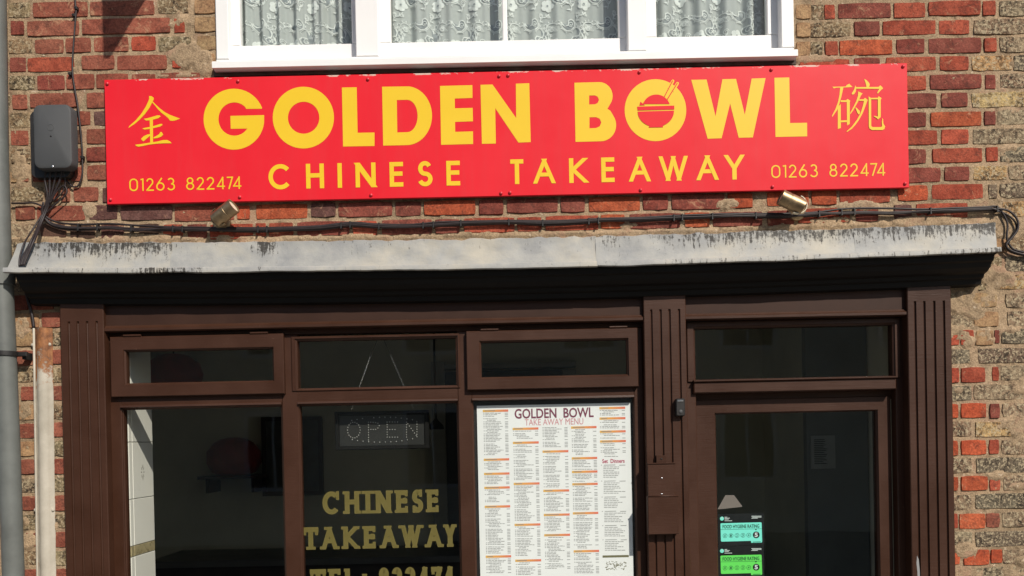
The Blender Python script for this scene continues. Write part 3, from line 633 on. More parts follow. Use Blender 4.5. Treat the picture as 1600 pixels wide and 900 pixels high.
def letters(name, mat, parent, spec, p0, p1, y, t_px, slab=0.0):
    """spec: (char, u0, u1) in photo columns, p0/p1 level rows of cap top and baseline, stroke t_px photo pixels"""
    for (ch, u0, u1) in spec:
        mb = MB(); X0, X1, Z0, Z1 = rect(u0, u1, p0, p1, y); t = t_px / 380; ov = .012 * (Z1 - Z0) if ch in 'CSO03682' else 0
        Z0 -= ov; Z1 += ov
        s0 = 0
        if slab and ch in SLAB and ch not in 'CST74': s0 = (X1 - X0) * (.12 if ch != 'I' else 0)
        ix0, ix1, iz0, iz1 = X0 + t / 2 + s0, X1 - t / 2 - s0, Z0 + t / 2, Z1 - t / 2
        diag = ch in 'AKWYNT4'; butt = {'H', 'I', 'T', 'A', 'W', 'Y', 'K', 'N', '1', '4', '7', ':'}
        f3 = lambda p, e: (p[0], y - .0004 - e, p[1])
        for pl in G(ch):
            pts = [(ix0 + a * (ix1 - ix0), iz0 + b * (iz1 - iz0)) for a, b in pl]
            if len(pl) == 2:        # extend straight strokes to the letter's outer edge
                (xa, za), (xb, zb_) = pts; dz = zb_ - za; dx = xb - xa; ln = math.hypot(dx, dz) or 1; ex_ = t / 2
                if abs(dz) > abs(dx) * .5:
                    k_ = ex_ / abs(dz) ; za2, zb2 = za - math.copysign(ex_, dz) * (1 if pl[0][1] in (0, 1) else 0), zb_ + math.copysign(ex_, dz) * (1 if pl[1][1] in (0, 1) else 0)
                    sl = dx / dz; pts = [(xa + (za2 - za) * sl, za2), (xb + (zb2 - zb_) * sl, zb2)]
                elif abs(dz) < 1e-9: pts = [(xa - ex_ * (ch in 'ELTH1274'), za), (xb + ex_ * (ch in 'ELT7424'), zb_)]
            tt = t * (1.12 if (ch in 'N' and len(pl) == 2 and pl[0][0] != pl[1][0]) else .9 if (ch in 'AWKY4' and pl[0][0] != pl[1][0]) else 1)
            if len(pts) == 2 and ch in 'AWYKN' and pl[0][0] != pl[1][0] and pl[0][1] != pl[1][1]:
                # slanted stroke cut level at both ends
                (xa, za), (xb, zb_) = pts; ln = math.hypot(xb - xa, zb_ - za); hw = tt / 2 * ln / abs(zb_ - za); LAY[0] += 1; e = (LAY[0] % 8) * .00012
                if ch == 'N': xa += math.copysign(hw - t / 2, xb - xa); xb -= math.copysign(hw - t / 2, xb - xa)
                q = [(xa - hw, za), (xa + hw, za), (xb + hw, zb_), (xb - hw, zb_)]
                mb.add([f3(p, e) for p in q], [(0, 1, 2, 3) if zb_ > za else (3, 2, 1, 0)])
            else: put_stroke(mb, pts, tt, f3)
        if slab:
            for pl in SLAB.get(ch, []):
                (a, b), (c2, d2) = pl
                xa, xb = X0 + s0 + a * (X1 - X0 - 2 * s0), X0 + s0 + c2 * (X1 - X0 - 2 * s0)
                za, zb_ = Z0 + b * (Z1 - Z0), Z0 + d2 * (Z1 - Z0); ts = slab / 380
                g_ = .7 / 380; xa, xb = max(X0 + g_, min(X1 - g_, xa)), max(X0 + g_, min(X1 - g_, xb))
                LAY[0] += 1; e = (LAY[0] % 8) * .00012
                if b == d2: z0_, z1_ = (za, za + ts) if b < .5 else (za - ts, za)
                else:
                    z0_, z1_ = za, zb_; xa, xb = (xa - ts, xa) if a > .5 else (xa, xa + ts)
                mb.add([f3(p, e) for p in ((xa, z0_), (xb, z0_), (xb, z1_), (xa, z1_))], [(0, 1, 2, 3)])
        obj(name, mb, mat, parent)
def zl_(lst, b, s): return [(c_, b + x0 / s, b + x1 / s) for c_, x0, x1 in lst]
# gold slab lettering on the middle shop window
for nm, lst, p0, p1 in (
    ('gold_lettering', [('C', 250, 412), ('H', 428, 600), ('I', 597, 715), ('N', 704, 885), ('E', 890, 1030), ('S', 1048, 1150), ('E', 1167, 1303)], 762.2, 797.6),
    ('gold_lettering', [('T', 75, 217), ('A', 222, 407), ('K', 415, 590), ('E', 603, 742), ('A', 755, 935), ('W', 925, 1160), ('A', 1157, 1337), ('Y', 1325, 1455)], 817.2, 852.4),
    ('gold_lettering', [('T', 140, 285), ('E', 295, 430), ('L', 440, 545), (':', 605, 650), ('8', 750, 850), ('2', 868, 965), ('2', 985, 1083), ('4', 1100, 1200), ('7', 1222, 1320), ('4', 1325, 1425)], 883, 918)):
    letters('letter', M['gold'], sw2, zl_(lst, 460, 5.714), p0, p1, YG - .003, 7.9, 4.9)

# ---- upper window (part of the house front)
YO, YS, YP = -.012, .036, .058
zs1 = zrow(83, YO); ztop = 4.35; win = MB()
def up(u0, u1, y, b=.003, back=.09, z0=None, mb=None):
    X0, X1 = at(u0, 50, y).x, at(u1, 50, y).x; (mb or win).box(X0, X1, y, back, z0 or zs1, ztop, b); return X0, X1
X0, X1, _, _ = rect(337, 1241, 60, 83, YO); win.box(X0, X1, YO + .004, .09, zs1 - .006, zs1 - .0005)
window = obj('window', win, M['white_paint'], B)
for nm, a, b in (('jamb', 337, 357), ('mullion', 555.5, 591), ('mullion', 981, 1010), ('jamb', 1221, 1241)):
    mb = MB(); up(a, b, YO, mb=mb); obj(nm, mb, M['white_paint'], window)
xs0, xs1 = at(331, 95, -.05).x, at(1247, 90, -.05).x
zt_ = zrow(84.5, -.035); zb_ = zrow(96.3, -.05)
pr = [(.09, zt_ + .004), (YO, zt_ + .003), (-.046, zt_ - .010), (-.050, zt_ - .014), (-.050, zb_), (-.040, zb_ - .001), (-.03, zb_ + .004), (-.02, zb_ - .001), (.02, zb_ - .001), (.09, zb_)]
obj('sill', MB().loft([[(x, y, z) for y, z in pr] for x in (xs0, xs1)], True, True, True), M['white_paint'], window)
SASH = []
for (a, b, gl) in ((356, 557, ((375, 549.5),)), (590, 982, ((610.5, 785), (793, 966.5))), (1009, 1222, ((1026, 1199),))):
    X0, X1 = at(a, 50, YS).x, at(b, 50, YS).x; mb = MB(); zr = zrow(62.6, YS)
    edges = [X0] + [e for g_ in gl for e in (at(g_[0], 50, YS).x, at(g_[1], 50, YS).x)] + [X1]
    for i in range(0, len(edges), 2): mb.box(edges[i], edges[i + 1], YS + (.008 if 0 < i < len(edges) - 2 else 0), .07, zr - .0005, ztop, .004)
    mb.box(X0, X1, YS, .07, zs1 - .005, zr, .003)
    sash = obj('sash', mb, M['white_paint'], window)
    SASH.append((X0, X1, edges, zr))
    pm = MB()
    for i in range(1, len(edges) - 1, 2): pm.add([(edges[i] - .003, YP, zr - .003), (edges[i + 1] + .003, YP, zr - .003), (edges[i + 1] + .003, YP, ztop), (edges[i] - .003, YP, ztop)], [(0, 1, 2, 3)])
    obj('window_pane', pm, M['clear_glass'], window)
# dark strip under the sill, with the sill's shade put into its colour
X0, X1, Z0, Z1 = rect(334, 1244, 95, 110, -.008)
obj('sill_shade_strip', MB().box(X0, X1, -.010, .03, Z0, Z1), plain('painted_sill_shade', S(88, 76, 68), .9, .35, 25, .8, 90), B)

# ================================================================== NET CURTAINS
def curtain(u0, u1, seed, label, folds, flat=1.0):
    x0, x1 = at(u0, 50, .11).x, at(u1, 50, .11).x; z0, z1 = zrow(74, .11), 4.3
    r = random.Random(seed); ph = [r.uniform(0, 6.28) for _ in range(4)]
    def yc(x):
        t = (x - x0) / (x1 - x0); a = .013 * (1 - (1 - flat) * t)
        return .125 + a * math.sin(t * folds * 6.283 + ph[0] + .9 * math.sin(t * 9 + ph[1])) + a * .45 * math.sin(t * folds * 14.1 + ph[2]) + .012 * math.sin(t * 5 + ph[3])
    xs = np.linspace(x0, x1, int((x1 - x0) / .004)); ys = np.array([yc(x) for x in xs]); zs = np.linspace(z0, z1, 6)
    X = np.tile(xs, (6, 1)); Y = np.tile(ys, (6, 1)); Z = np.tile(zs[:, None], (1, len(xs)))
    root = tag(obj('net_curtain', MB().sheet(X, Y, Z), M['net'], None, True), label, 'curtain', 'net curtains in the upper window')
    lay = [0]
    pat = MB(); fil = MB()
    def f3(p, mb):
        lay[0] += 1; return None
    def rib(mb, pts, w, d):
        e = .0012 + d * .0007 + (lay[0] % 9) * .00006; lay[0] += 1
        L, Rr = ribbon(pts, w); n = len(L)
        vs = [(min(max(p[0], x0), x1), yc(p[0]) - e, p[1]) for p in L] + [(min(max(p[0], x0), x1), yc(p[0]) - e, p[1]) for p in Rr]
        mb.add(vs, [(i, n + i, n + i + 1, i + 1) for i in range(n - 1)])
    def blob(mb, pts, d):
        e = .0012 + d * .0007 + (lay[0] % 9) * .00006; lay[0] += 1
        cx = sum(p[0] for p in pts) / len(pts); cz = sum(p[1] for p in pts) / len(pts)
        vs = [(min(max(p[0], x0), x1), yc(p[0]) - e, p[1]) for p in pts] + [(cx, yc(cx) - e, cz)]; n = len(pts)
        mb.add(vs, [(i, (i + 1) % n, n) for i in range(n)])
    def rot(pts, cx, cz, a, s, fl=1):
        ca, sa = math.cos(a), math.sin(a); return [(cx + s * (fl * p[0] * ca - p[1] * sa), cz + s * (fl * p[0] * sa + p[1] * ca)) for p in pts]
    def spiral(turn=1.6, n=16): return [(.5 * (1 - .75 * i / n) * math.cos(turn * 6.283 * i / n), .5 * (1 - .75 * i / n) * math.sin(turn * 6.283 * i / n)) for i in range(n + 1)]
    leaf = [(0, 0), (.18, .22), (.2, .5), (0, 1), (-.2, .5), (-.18, .22)]
    def flower(cx, cz, s, a):
        for k in range(5):
            b = a + k * 1.2566; pc = (cx + s * .52 * math.cos(b), cz + s * .52 * math.sin(b))
            blob(pat, [(pc[0] + s * .43 * math.cos(q * .7854), pc[1] + s * .43 * math.sin(q * .7854)) for q in range(8)], 2)
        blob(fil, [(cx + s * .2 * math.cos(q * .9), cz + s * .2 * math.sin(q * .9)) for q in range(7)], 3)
        rib(pat, [(cx + s * .2 * math.cos(q * .7), cz + s * .2 * math.sin(q * .7)) for q in range(10)], s * .07, 4)
    def paisley(cx, cz, s, a, fl):
        out = [(.0, -.5), (.32, -.38), (.48, -.05), (.38, .3), (.1, .52), (-.2, .62), (-.36, .5), (-.2, .46), (-.02, .3), (.02, .08), (-.14, -.02), (-.34, -.12), (-.36, -.34), (-.2, -.47), (0, -.5)]
        sm_ = []
        for i in range(len(out) - 1):
            for t in (0, .5): sm_.append((out[i][0] * (1 - t) + out[i + 1][0] * t, out[i][1] * (1 - t) + out[i + 1][1] * t))
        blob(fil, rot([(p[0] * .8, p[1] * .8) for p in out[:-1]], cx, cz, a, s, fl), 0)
        rib(pat, rot(out, cx, cz, a, s, fl), .0042, 2); rib(pat, rot([(p[0] * 1.2 + .02, p[1] * 1.18) for p in out[:9]], cx, cz, a, s, fl), .0026, 2)
        rib(pat, rot([(.45 * p[0] + .02, .5 * p[1] - .2) for p in spiral(1.3, 12)], cx, cz, a, s, fl), .003, 3)
        for k in range(6):
            q = out[1 + k]; blob(pat, rot(leaf, *rot([(q[0] * 1.22, q[1] * 1.22)], cx, cz, a, s, fl)[0], a + (math.atan2(q[1], q[0]) - 1.57) * (fl if fl > 0 else -1), s * .17), 2)
    def scroll(cx, cz, s, a, fl):
        st_ = [(0, 0), (.15, .25), (.1, .55), (-.1, .8), (-.12, 1.05)]
        rib(pat, rot(st_, cx, cz, a, s, fl), .0035, 2)
        rib(pat, rot([(p[0] * .42 + .22 + .12, p[1] * .42 + .55) for p in spiral(1.5)], cx, cz, a, s, fl), .0034, 2)
        rib(pat, rot([(-p[0] * .36 - .26, p[1] * .36 + .92) for p in spiral(1.4)], cx, cz, a, s, fl), .0032, 2)
        for (lx, lz, la) in ((.14, .3, -1.2), (.1, .55, .9), (-.08, .8, -.7), (-.1, 1.0, .2), (.05, .12, 1.2)):
            p = rot([(lx, lz)], cx, cz, a, s, fl)[0]; blob(pat, rot(leaf, p[0], p[1], a + la * fl, s * .3), 2)
    def hatch(cx, cz, s, a):
        for k in range(-3, 4):
            h_ = math.sqrt(max(0, 1 - (k / 3.6) ** 2)) * .5 * s; o_ = k * s * .13
            rib(pat, [(cx + o_ - h_ * .707 * 0 + h_ * .5, cz + h_ * .7 + o_ * .3), (cx + o_ - h_ * .5, cz - h_ * .7 + o_ * .3)], .0016, 1)
            rib(pat, [(cx + o_ - h_ * .5, cz + h_ * .7 - o_ * .3), (cx + o_ + h_ * .5, cz - h_ * .7 - o_ * .3)], .0016, 1)
        rib(pat, [(cx + .55 * s * math.cos(a + q * .32), cz + .55 * s * math.sin(a + q * .32)) for q in range(14)], .004, 2)
        for q in range(9):
            b = a + q * .5; blob(pat, rot(leaf, cx + .6 * s * math.cos(b), cz + .6 * s * math.sin(b), b - 1.57, s * .26), 2)
        rib(pat, rot([(p[0] * .5, p[1] * .5) for p in spiral(1.4)], cx, cz - .1 * s, a, s), .004, 3)
    PX, PZ = .155, .17; off = r.uniform(0, .1); zz = z0 + .03 - r.uniform(0, .06); row = 0
    while zz < min(z1, z0 + .62):
        xx = x0 - off + (row % 2) * PX / 2
        while xx < x1 + .02:
            m_ = [(flower, (xx, zz, .03, 1.2)), (paisley, (xx + .052, zz + .035, .062, -.5, 1)), (scroll, (xx + .10, zz - .025, .062, .35, 1)), (hatch, (xx + .095, zz + .072, .044, .5)), (paisley, (xx + .012, zz + .088, .052, 1.9, -1)), (scroll, (xx + .045, zz + .1, .045, -.7, -1))]
            for fn, ar in m_:
                if x0 + .02 < ar[0] < x1 - .02: fn(*ar)
            xx += PX
        zz += PZ; row += 1
    for mb, mt, nm in ((pat, 'lace', 'lace_motif'), (fil, 'lace_fill', 'lace_sheer_area')):
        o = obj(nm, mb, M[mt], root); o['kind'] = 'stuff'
curtain(368, 558, 3, 'patterned net curtain with loose folds behind the left pane of the white window', 6.5)
curtain(602, 975, 8, 'wide lace net curtain behind the middle pair of panes, folded left and flatter right', 9, .35)
curtain(1016, 1212, 15, 'lace net curtain gathered behind the right pane of the white window', 4.5)

# ================================================================== FASCIA SIGN
YSN = -.026
sx0_, sx1_ = at(165, 222, YSN).x, at(1419, 195, YSN).x; sz0_, sz1_ = zrow(306, YSN), zrow(111.3, YSN)
sign = thing('fascia_sign', ((sx0_ + sx1_) / 2, YSN, sz0_), 'long red takeaway sign with yellow lettering between the white window and the shopfront', 'sign')
obj('panel', MB().box(sx0_, sx1_, YSN, -.012, sz0_, sz1_, .0015), M['red_panel'], sign)
def P3(pts, y): return [at(u, v, y) for u, v in pts]
def big(name, outer, holes=(), y=YSN - .0006): obj('letter', MB().poly(P3(outer, y), [P3(h_, y) for h_ in holes]), M['yellow'], sign)
def zz_(pts, bu, bv, s): return [(bu + x / s, bv + y / s) for x, y in pts]
def circ(cx, cy, rx, ry=None, a0=0, a1=360, n=48):
    ry = ry or rx; n = int(n); full = abs(a1 - a0) >= 360
    return [(cx + rx * math.cos(math.radians(a0 + (a1 - a0) * i / n)), cy - ry * math.sin(math.radians(a0 + (a1 - a0) * i / n))) for i in range(n + (0 if full else 1))]
s1_ = 4.848
# G
gx_, gy_ = 269, 321
outer = [(480, 242)] + circ(gx_, gy_, 230, 231, 22, 353, 44) + [(498, 290), (242, 296), (245, 394), (372, 392)] + circ(gx_ + 3, gy_ - 1, 120, 126, -36, -320, 36)
outer[-1] = (362, 243)
big('letter', zz_(outer, 310, 120, s1_))
big('letter', zz_(circ(795, 309, 232, 234), 310, 120, s1_), [zz_(circ(797, 310, 119, 121), 310, 120, s1_)])
big('letter', zz_([(1087, 81), (1199, 79), (1206, 424), (1334, 422), (1334, 524), (1096, 528)], 310, 120, s1_))
# D
big('letter', zz_([(788, 542), (940, 540)] + [(1100 - 160 + 160 * math.cos(t), 723 - 184 * math.sin(t)) for t in [math.pi / 2 * (1 - i / 14) for i in range(1, 29)]] + [(940, 907), (795, 910)], 400, 0, 4),
    [zz_([(880, 625), (945, 624)] + [(945 + 65 * math.cos(t), 725 - 101 * math.sin(t)) for t in [math.pi / 2 * (1 - i / 12) for i in range(1, 25)]] + [(945, 826), (883, 828)], 400, 0, 4)])
big('letter', zz_([(1150, 537), (1352, 532), (1353, 612), (1242, 616), (1243, 677), (1354, 674), (1356, 758), (1244, 762), (1245, 824), (1356, 821), (1357, 900), (1157, 905)], 400, 0, 4))
big('letter', zz_([(1403, 530), (1478, 528), (1626, 738), (1624, 523), (1708, 520), (1717, 888), (1640, 891), (1495, 676), (1499, 897), (1412, 899)], 400, 0, 4))
# B
big('letter', zz_([(70, 77), (225, 73)] + [(225 + 84 * math.cos(t), 160 - 87 * math.sin(t)) for t in [math.pi / 2 * (1 - i / 8) for i in range(1, 12)]] + [(276, 240), (295, 252)] + [(235 + 96 * math.cos(t), 342 - 101 * math.sin(t)) for t in [.6 - i * .2 for i in range(0, 11)]] + [(230, 443), (77, 447)], 880, 110, 4),
    [zz_([(162, 157), (198, 156), (215, 164), (224, 184), (215, 204), (198, 212), (162, 213)], 880, 110, 4), zz_([(164, 293), (205, 292), (228, 302), (238, 326), (228, 350), (205, 360), (164, 362)], 880, 110, 4)])
# W, L
big('letter', zz_([(800, 59), (896, 57), (952, 287), (995, 55), (1080, 53), (1135, 277), (1178, 51), (1265, 48), (1185, 419), (1097, 421), (1043, 207), (990, 424), (903, 427)], 880, 110, 4))
big('letter', zz_([(1320, 46), (1413, 44), (1418, 329), (1524, 327), (1525, 412), (1327, 416)], 880, 110, 4))
# O with the rice bowl
Z = lambda pts: zz_(pts, 970, 110, 7.5)
big('letter', Z(circ(406, 466, 361, 363, 0, 360, 56)))
bowl = MB(); yb = YSN - .0016
def cap_(a, b, w):
    dx, dy = b[0] - a[0], b[1] - a[1]; l_ = math.hypot(dx, dy); nx_, ny_ = -dy / l_, dx / l_; t0 = math.atan2(dy, dx)
    return [(a[0] + nx_ * w, a[1] + ny_ * w)] + [(b[0] + w * math.cos(t0 + math.pi / 2 - k * math.pi / 8), b[1] + w * math.sin(t0 + math.pi / 2 - k * math.pi / 8)) for k in range(9)] + [(a[0] - nx_ * w, a[1] - ny_ * w)]
tips = MB()
tips.poly(P3(Z(cap_((560, 215), (610, 124), 17)), YSN - .0011)); tips.poly(P3(Z(cap_((610, 245), (664, 152), 17)), YSN - .0012))
obj('chopstick_tips', tips, M['yellow'], sign)
for pl in ([(x, y) for x, y in circ(416, 452, 167, 170, 20, 160, 24)], [(230, 366), (283, 408), (218, 411)], [(192, 424), (627, 412), (627, 457), (197, 469)],
           [(198, 482), (624, 471)] + [(411 + 213 * math.cos(t), 476 + 185 * math.sin(t)) for t in [.18 + i * .098 for i in range(11)]] + [(492, 645), (496, 666), (329, 669), (334, 648)] + [(411 - 213 * math.cos(t), 482 + 180 * math.sin(t)) for t in [1.16 - i * .098 for i in range(11)]]):
    bowl.poly(P3(Z(pl), yb)); yb -= .0001
for a, b in (((512, 305), (607, 122)), ((546, 337), (662, 150))):
    for w_, off in ((3.2, 0),):
        bowl.poly(P3(Z(cap_(a, b, 5)), yb)); yb -= .0001
obj('bowl_emblem', bowl, M['red'], sign)
# small lettering
letters('letter', M['yellow'], sign, zl_([('C', 78, 228), ('H', 313, 425), ('I', 510, 537), ('N', 622, 748), ('E', 835, 920), ('S', 1010, 1103), ('E', 1190, 1275)], 400, 4), 249.4, 288, YSN, 6.7)
letters('letter', M['yellow'], sign, zl_([('T', -10, 72), ('A', 135, 268), ('K', 357, 465), ('E', 558, 640), ('A', 733, 863), ('W', 920, 1097), ('A', 1155, 1287), ('Y', 1332, 1447)], 800, 4), 249.2, 287.8, YSN, 6.7)
letters('digit', M['yellow'], sign, zl_([('0', 65, 137), ('1', 158, 185), ('2', 205, 268), ('6', 288, 358), ('3', 378, 445), ('8', 538, 605), ('2', 625, 688), ('2', 708, 773), ('4', 793, 862), ('7', 878, 930), ('4', 928, 998)], 190, 5.333), 267, 286.3, YSN, 2.1)
letters('digit', M['yellow'], sign, zl_([('0', 105, 203), ('1', 228, 268), ('2', 292, 378), ('6', 405, 495), ('3', 522, 610), ('8', 735, 822), ('2', 848, 935), ('2', 960, 1047), ('4', 1073, 1163), ('7', 1180, 1255), ('4', 1253, 1343)], 1190, 6.957), 266.8, 286.6, YSN, 2.1)
K1 = [[(385,90),(420,92),(452,115),(450,140),(432,175),(395,250),(330,340),(250,425),(180,485),(95,540),(110,510),(200,430),(280,335),(340,240),(375,165),(388,130)],
 [(436,165),(480,210),(540,265),(610,318),(680,355),(740,378),(822,408),(760,432),(715,440),(680,435),(655,400),(620,370),(560,325),(510,275),(470,225),(430,180)],
 [(312,412),(380,398),(440,380),(500,362),(535,362),(548,378),(520,400),(470,415),(400,432),(345,435)], [(290,545),(340,535),(420,520),(490,500),(540,483),(570,482),(575,498),(540,520),(480,535),(400,552),(320,562)],
 [(395,420),(440,415),(442,740),(402,745)], [(275,690),(310,655),(360,632),(405,625),(398,650),(340,700),(308,728),(285,712)], [(450,688),(450,670),(490,650),(530,625),(545,595),(565,598),(585,635),(550,665),(500,682)],
 [(190,775),(280,765),(400,745),(500,730),(580,710),(640,708),(680,728),(703,755),(600,755),(480,762),(380,775),(290,795),(235,803),(210,795)]]
K2 = [[(95,185),(280,182),(300,160),(332,142),(378,188),(300,193),(150,198),(118,208)], [(205,195),(250,195),(225,310),(200,400),(170,500),(95,608),(88,595),(140,495),(175,400),(195,300)],
 [(172,470),(212,430),(215,765),(172,778)], [(210,375),(290,375),(310,355),(350,385),(335,400),(212,398)], [(298,395),(340,390),(340,708),(302,728)], [(212,660),(300,655),(300,680),(214,685)],
 [(540,72),(580,95),(612,130),(622,155),(608,195),(575,195),(570,160),(555,110)], [(418,165),(430,195),(425,250),(400,290),(372,295),(368,278),(400,225)], [(425,190),(745,187),(770,165),(810,205),(775,235),(735,282),(725,268),(755,215),(428,212)],
 [(458,250),(520,280),(495,310),(470,370),(430,440),(385,520),(348,570),(343,558),(385,480),(430,390),(455,310)],
 [(470,362),(535,360),(555,340),(592,370),(580,400),(555,470),(520,560),(470,650),(420,720),(370,775),(300,822),(295,812),(370,745),(440,650),(490,560),(520,470),(540,385),(468,382)],
 [(415,475),(435,480),(480,525),(485,555),(468,575),(450,560)], [(605,320),(640,345),(642,735),(660,752),(780,752),(795,740),(790,690),(798,625),(808,640),(812,700),(838,745),(825,780),(800,793),(650,793),(620,775),(608,745)],
 [(640,342),(735,340),(745,318),(788,345),(775,365),(775,610),(738,645),(712,622),(675,600),(685,593),(735,605),(735,362),(640,362)]]
for K, bu, bv in ((K1, 190, 140), (K2, 1290, 115)):
    mb = MB()
    for i, pl in enumerate(K): mb.poly(P3(zz_(pl, bu, bv, 9), YSN - .0005 - i * .0001))
    obj('character', mb, M['yellow'], sign)
for (u, v) in ((168, 131), (372, 127), (575, 124), (780, 119), (794, 118), (999, 113), (1205, 109), (1411, 104), (173, 312), (375, 308), (580, 305), (783, 302), (797, 301), (1001, 297), (1207, 292), (1414, 287)):
    p = at(u, v, YSN)
    obj('screw_cap', MB().lathe((p.x, YSN, p.z), (0, -1, 0), [(0, .0072), (.003, .007), (.006, .0048), (.0072, .001)], 12, False, True), M['screw_red'], sign, True)

# ================================================================== SPOTLIGHTS OVER THE CORNICE
def spotlight(label, u, v, axis, wallp, L=.10, R=.031):
    c0 = at(u, v, -.085); ax = Vector(axis).normalized(); wp = at(*wallp, 0)
    t = thing('spotlight', (wp.x, 0, wp.z), label, 'spotlight', 'brass spotlights under the red sign')
    obj('base', MB().lathe((wp.x, -.001, wp.z), (0, -1, 0), [(0, .036), (.012, .035), (.018, .026), (.02, .012)], 24, False, True), M['brass'], t, True, angle=50)
    obj('stem', MB().tube([(wp.x, -.018, wp.z), (wp.x, -.04, wp.z), c0 - ax * (L * .42)], .009, 10), M['brass'], t, True)
    obj('body', MB().lathe(c0, ax, [(-L * .5, .004), (-L * .5, R * .92), (-L * .48, R), (L * .1, R), (L * .11, R * .97), (L * .14, R * .97), (L * .15, R), (L * .5, R), (L * .5, R * .86), (L * .38, R * .84), (L * .34, .004)], 28), M['brass'], t, True, angle=40)
    obj('lens', MB().lathe(c0, ax, [(L * .44, R * .84), (L * .45, .001)], 24), M['pale_plastic'], t, True)
    # yoke: strap round the back of the body
    side = ax.cross(Vector((0, 1, 0))).normalized(); back = -ax
    yk = MB(); pts = []
    for k in range(13):
        a = math.pi * k / 12; pts.append(c0 + side * (R * 1.1) * math.cos(a) + back * (L * .22 + (R * 1.25) * math.sin(a)))
    rings = []
    for p in pts:
        d = (p - c0 - back * L * .2).normalized(); rings.append([p + Vector((0, -.009, 0)), p + Vector((0, .009, 0)), p + d * .003 + Vector((0, .009, 0)), p + d * .003 + Vector((0, -.009, 0))])
    yk.loft(rings, True, True, True); obj('yoke', yk, M['pale_plastic'] if 'pale' in label else M['brass'], t, True, angle=40)
spotlight('tarnished brass spotlight over the left part of the cornice, tilted up to the right', 351, 333, (.82, -.18, .52), (348, 350))
spotlight('brass spotlight with pale strap over the right cornice, tilted up to the left', 1237, 316, (-.88, -.02, .42), (1244, 332))

# ================================================================== GREY TELECOM BOX AND CABLES
bx = thing('junction_box', tuple(at(82, 265, 0)), 'grey rounded plastic telecom box on the brick wall left of the red sign', 'box')
def rrect(x0, x1, z0, z1, r, y, n=6):
    P = []
    for (cx, cz, a0) in ((x1 - r, z1 - r, 0), (x0 + r, z1 - r, 90), (x0 + r, z0 + r, 180), (x1 - r, z0 + r, 270)):
        for k in range(n + 1): a = math.radians(a0 + 90 * k / n); P.append((cx + r * math.cos(a), y, cz + r * math.sin(a)))
    return P
X0, X1, Z0, Z1 = rect(51, 111.5, 164 - 15.2, 279 - 15, -.02, 215)
obj('base', MB().loft([rrect(X0, X1, Z0 - .0, Z1 - .03, .025, .0), rrect(X0, X1, Z0, Z1 - .03, .025, -.035)], True, False, True), M['black_plastic'], bx, True, angle=40)
X0, X1, Z0, Z1 = rect(51.5, 112, 162.5 - 15.2, 263.5 - 15.2, -.075, 215)
cv = MB().loft([rrect(X0 - .001, X1 + .001, Z0, Z1, .03, -.03), rrect(X0, X1, Z0, Z1, .03, -.066), rrect(X0 + .003, X1 - .003, Z0 + .003, Z1 - .003, .028, -.073), rrect(X0 + .009, X1 - .009, Z0 + .009, Z1 - .009, .026, -.076)], True, False, True)
cover = obj('cover', cv, M['grey_plastic'], bx, True, angle=35)
for (u, v, r) in ((79.5, 212.5, .0035), (82, 260, .005)):
    p = at(u, v, -.077); obj('screw', MB().lathe((p.x, -.0755, p.z), (0, -1, 0), [(0, r), (.002, r), (.0025, .001)], 10, False, True), M['black_plastic'] if r < .004 else M['silver'], bx, True)
p = at(79, 199, -.077); obj('moulded_ring', MB().lathe((p.x, -.0755, p.z), (0, -1, 0), [(0, .014), (.0012, .0135), (.0012, .0115), (0, .011)], 20), M['grey_plastic'], bx, True)

def path(pts, y, n=6, jit=0.0, seed=0, dy=0.0, dv=0.0):
    r = random.Random(seed); P = [at(q[0], q[1] + dv + r.uniform(-jit, jit), (q[2] if len(q) > 2 else y) + dy) for q in pts]; out = []
    for i in range(len(P) - 1):
        a = P[max(i - 1, 0)]; b = P[i]; c_ = P[i + 1]; d = P[min(i + 2, len(P) - 1)]
        for k in range(n):
            t = k / n; out.append(.5 * ((2 * b) + (c_ - a) * t + (2 * a - 5 * b + 4 * c_ - d) * t * t + (3 * b - a - 3 * c_ + d) * t ** 3))
    return out + [P[-1]]
cb = thing('cable_bundle', tuple(at(68, 335, 0)), 'bundle of black cables clipped along the brickwork above the lead cornice', 'cable')
main = [(68, 318, -.03), (66, 332, -.025), (76, 346), (96, 353.5), (130, 355.5), (170, 354.5), (215, 357), (260, 356.5), (310, 358), (345, 358.5), (400, 358), (450, 357.5), (500, 355), (548, 350.5), (590, 352.5), (640, 353), (690, 349.5), (740, 347.5), (800, 346.5), (850, 348), (900, 346.5), (950, 343.5), (1000, 342), (1055, 339.5), (1110, 337.5), (1160, 336), (1205, 336.5), (1245, 336), (1280, 333.5), (1315, 331), (1350, 330), (1400, 330.5), (1440, 329.5), (1490, 327.5), (1540, 326)]
ends = [[(1556, 325.5), (1566, 334), (1574, 352), (1573, 374), (1580, 389), (1592, 394), (1625, 399)], [(1558, 325.5), (1576, 328), (1589, 341), (1590, 357), (1580, 371), (1572, 382), (1584, 392), (1625, 402)], [(1555, 326), (1570, 330), (1584, 342), (1588, 354), (1582, 366), (1573, 376), (1577, 390), (1600, 396), (1625, 396)], [(1550, 326.5), (1562, 330)]]
for k, (dv, dy, jt, rr) in enumerate(((-2.2, 0, .5, .0042), (1.2, -.004, .5, .0045), (2.8, .002, 1.2, .0038), (-.4, -.006, .9, .0036))):
    mm = [(q[0], q[1] + (3.2 * (1 if k % 2 else -1) if 1310 < q[0] < 1440 else (2.5 * (k - 1.5) if q[0] < 240 and len(q) < 3 else 0)) * .7, *q[2:]) for q in main]
    obj('cable', MB().tube(path(mm + ends[k], -.014, 5, jt, k + 1, dy, dv), rr, 7), M['cable'], cb, True)
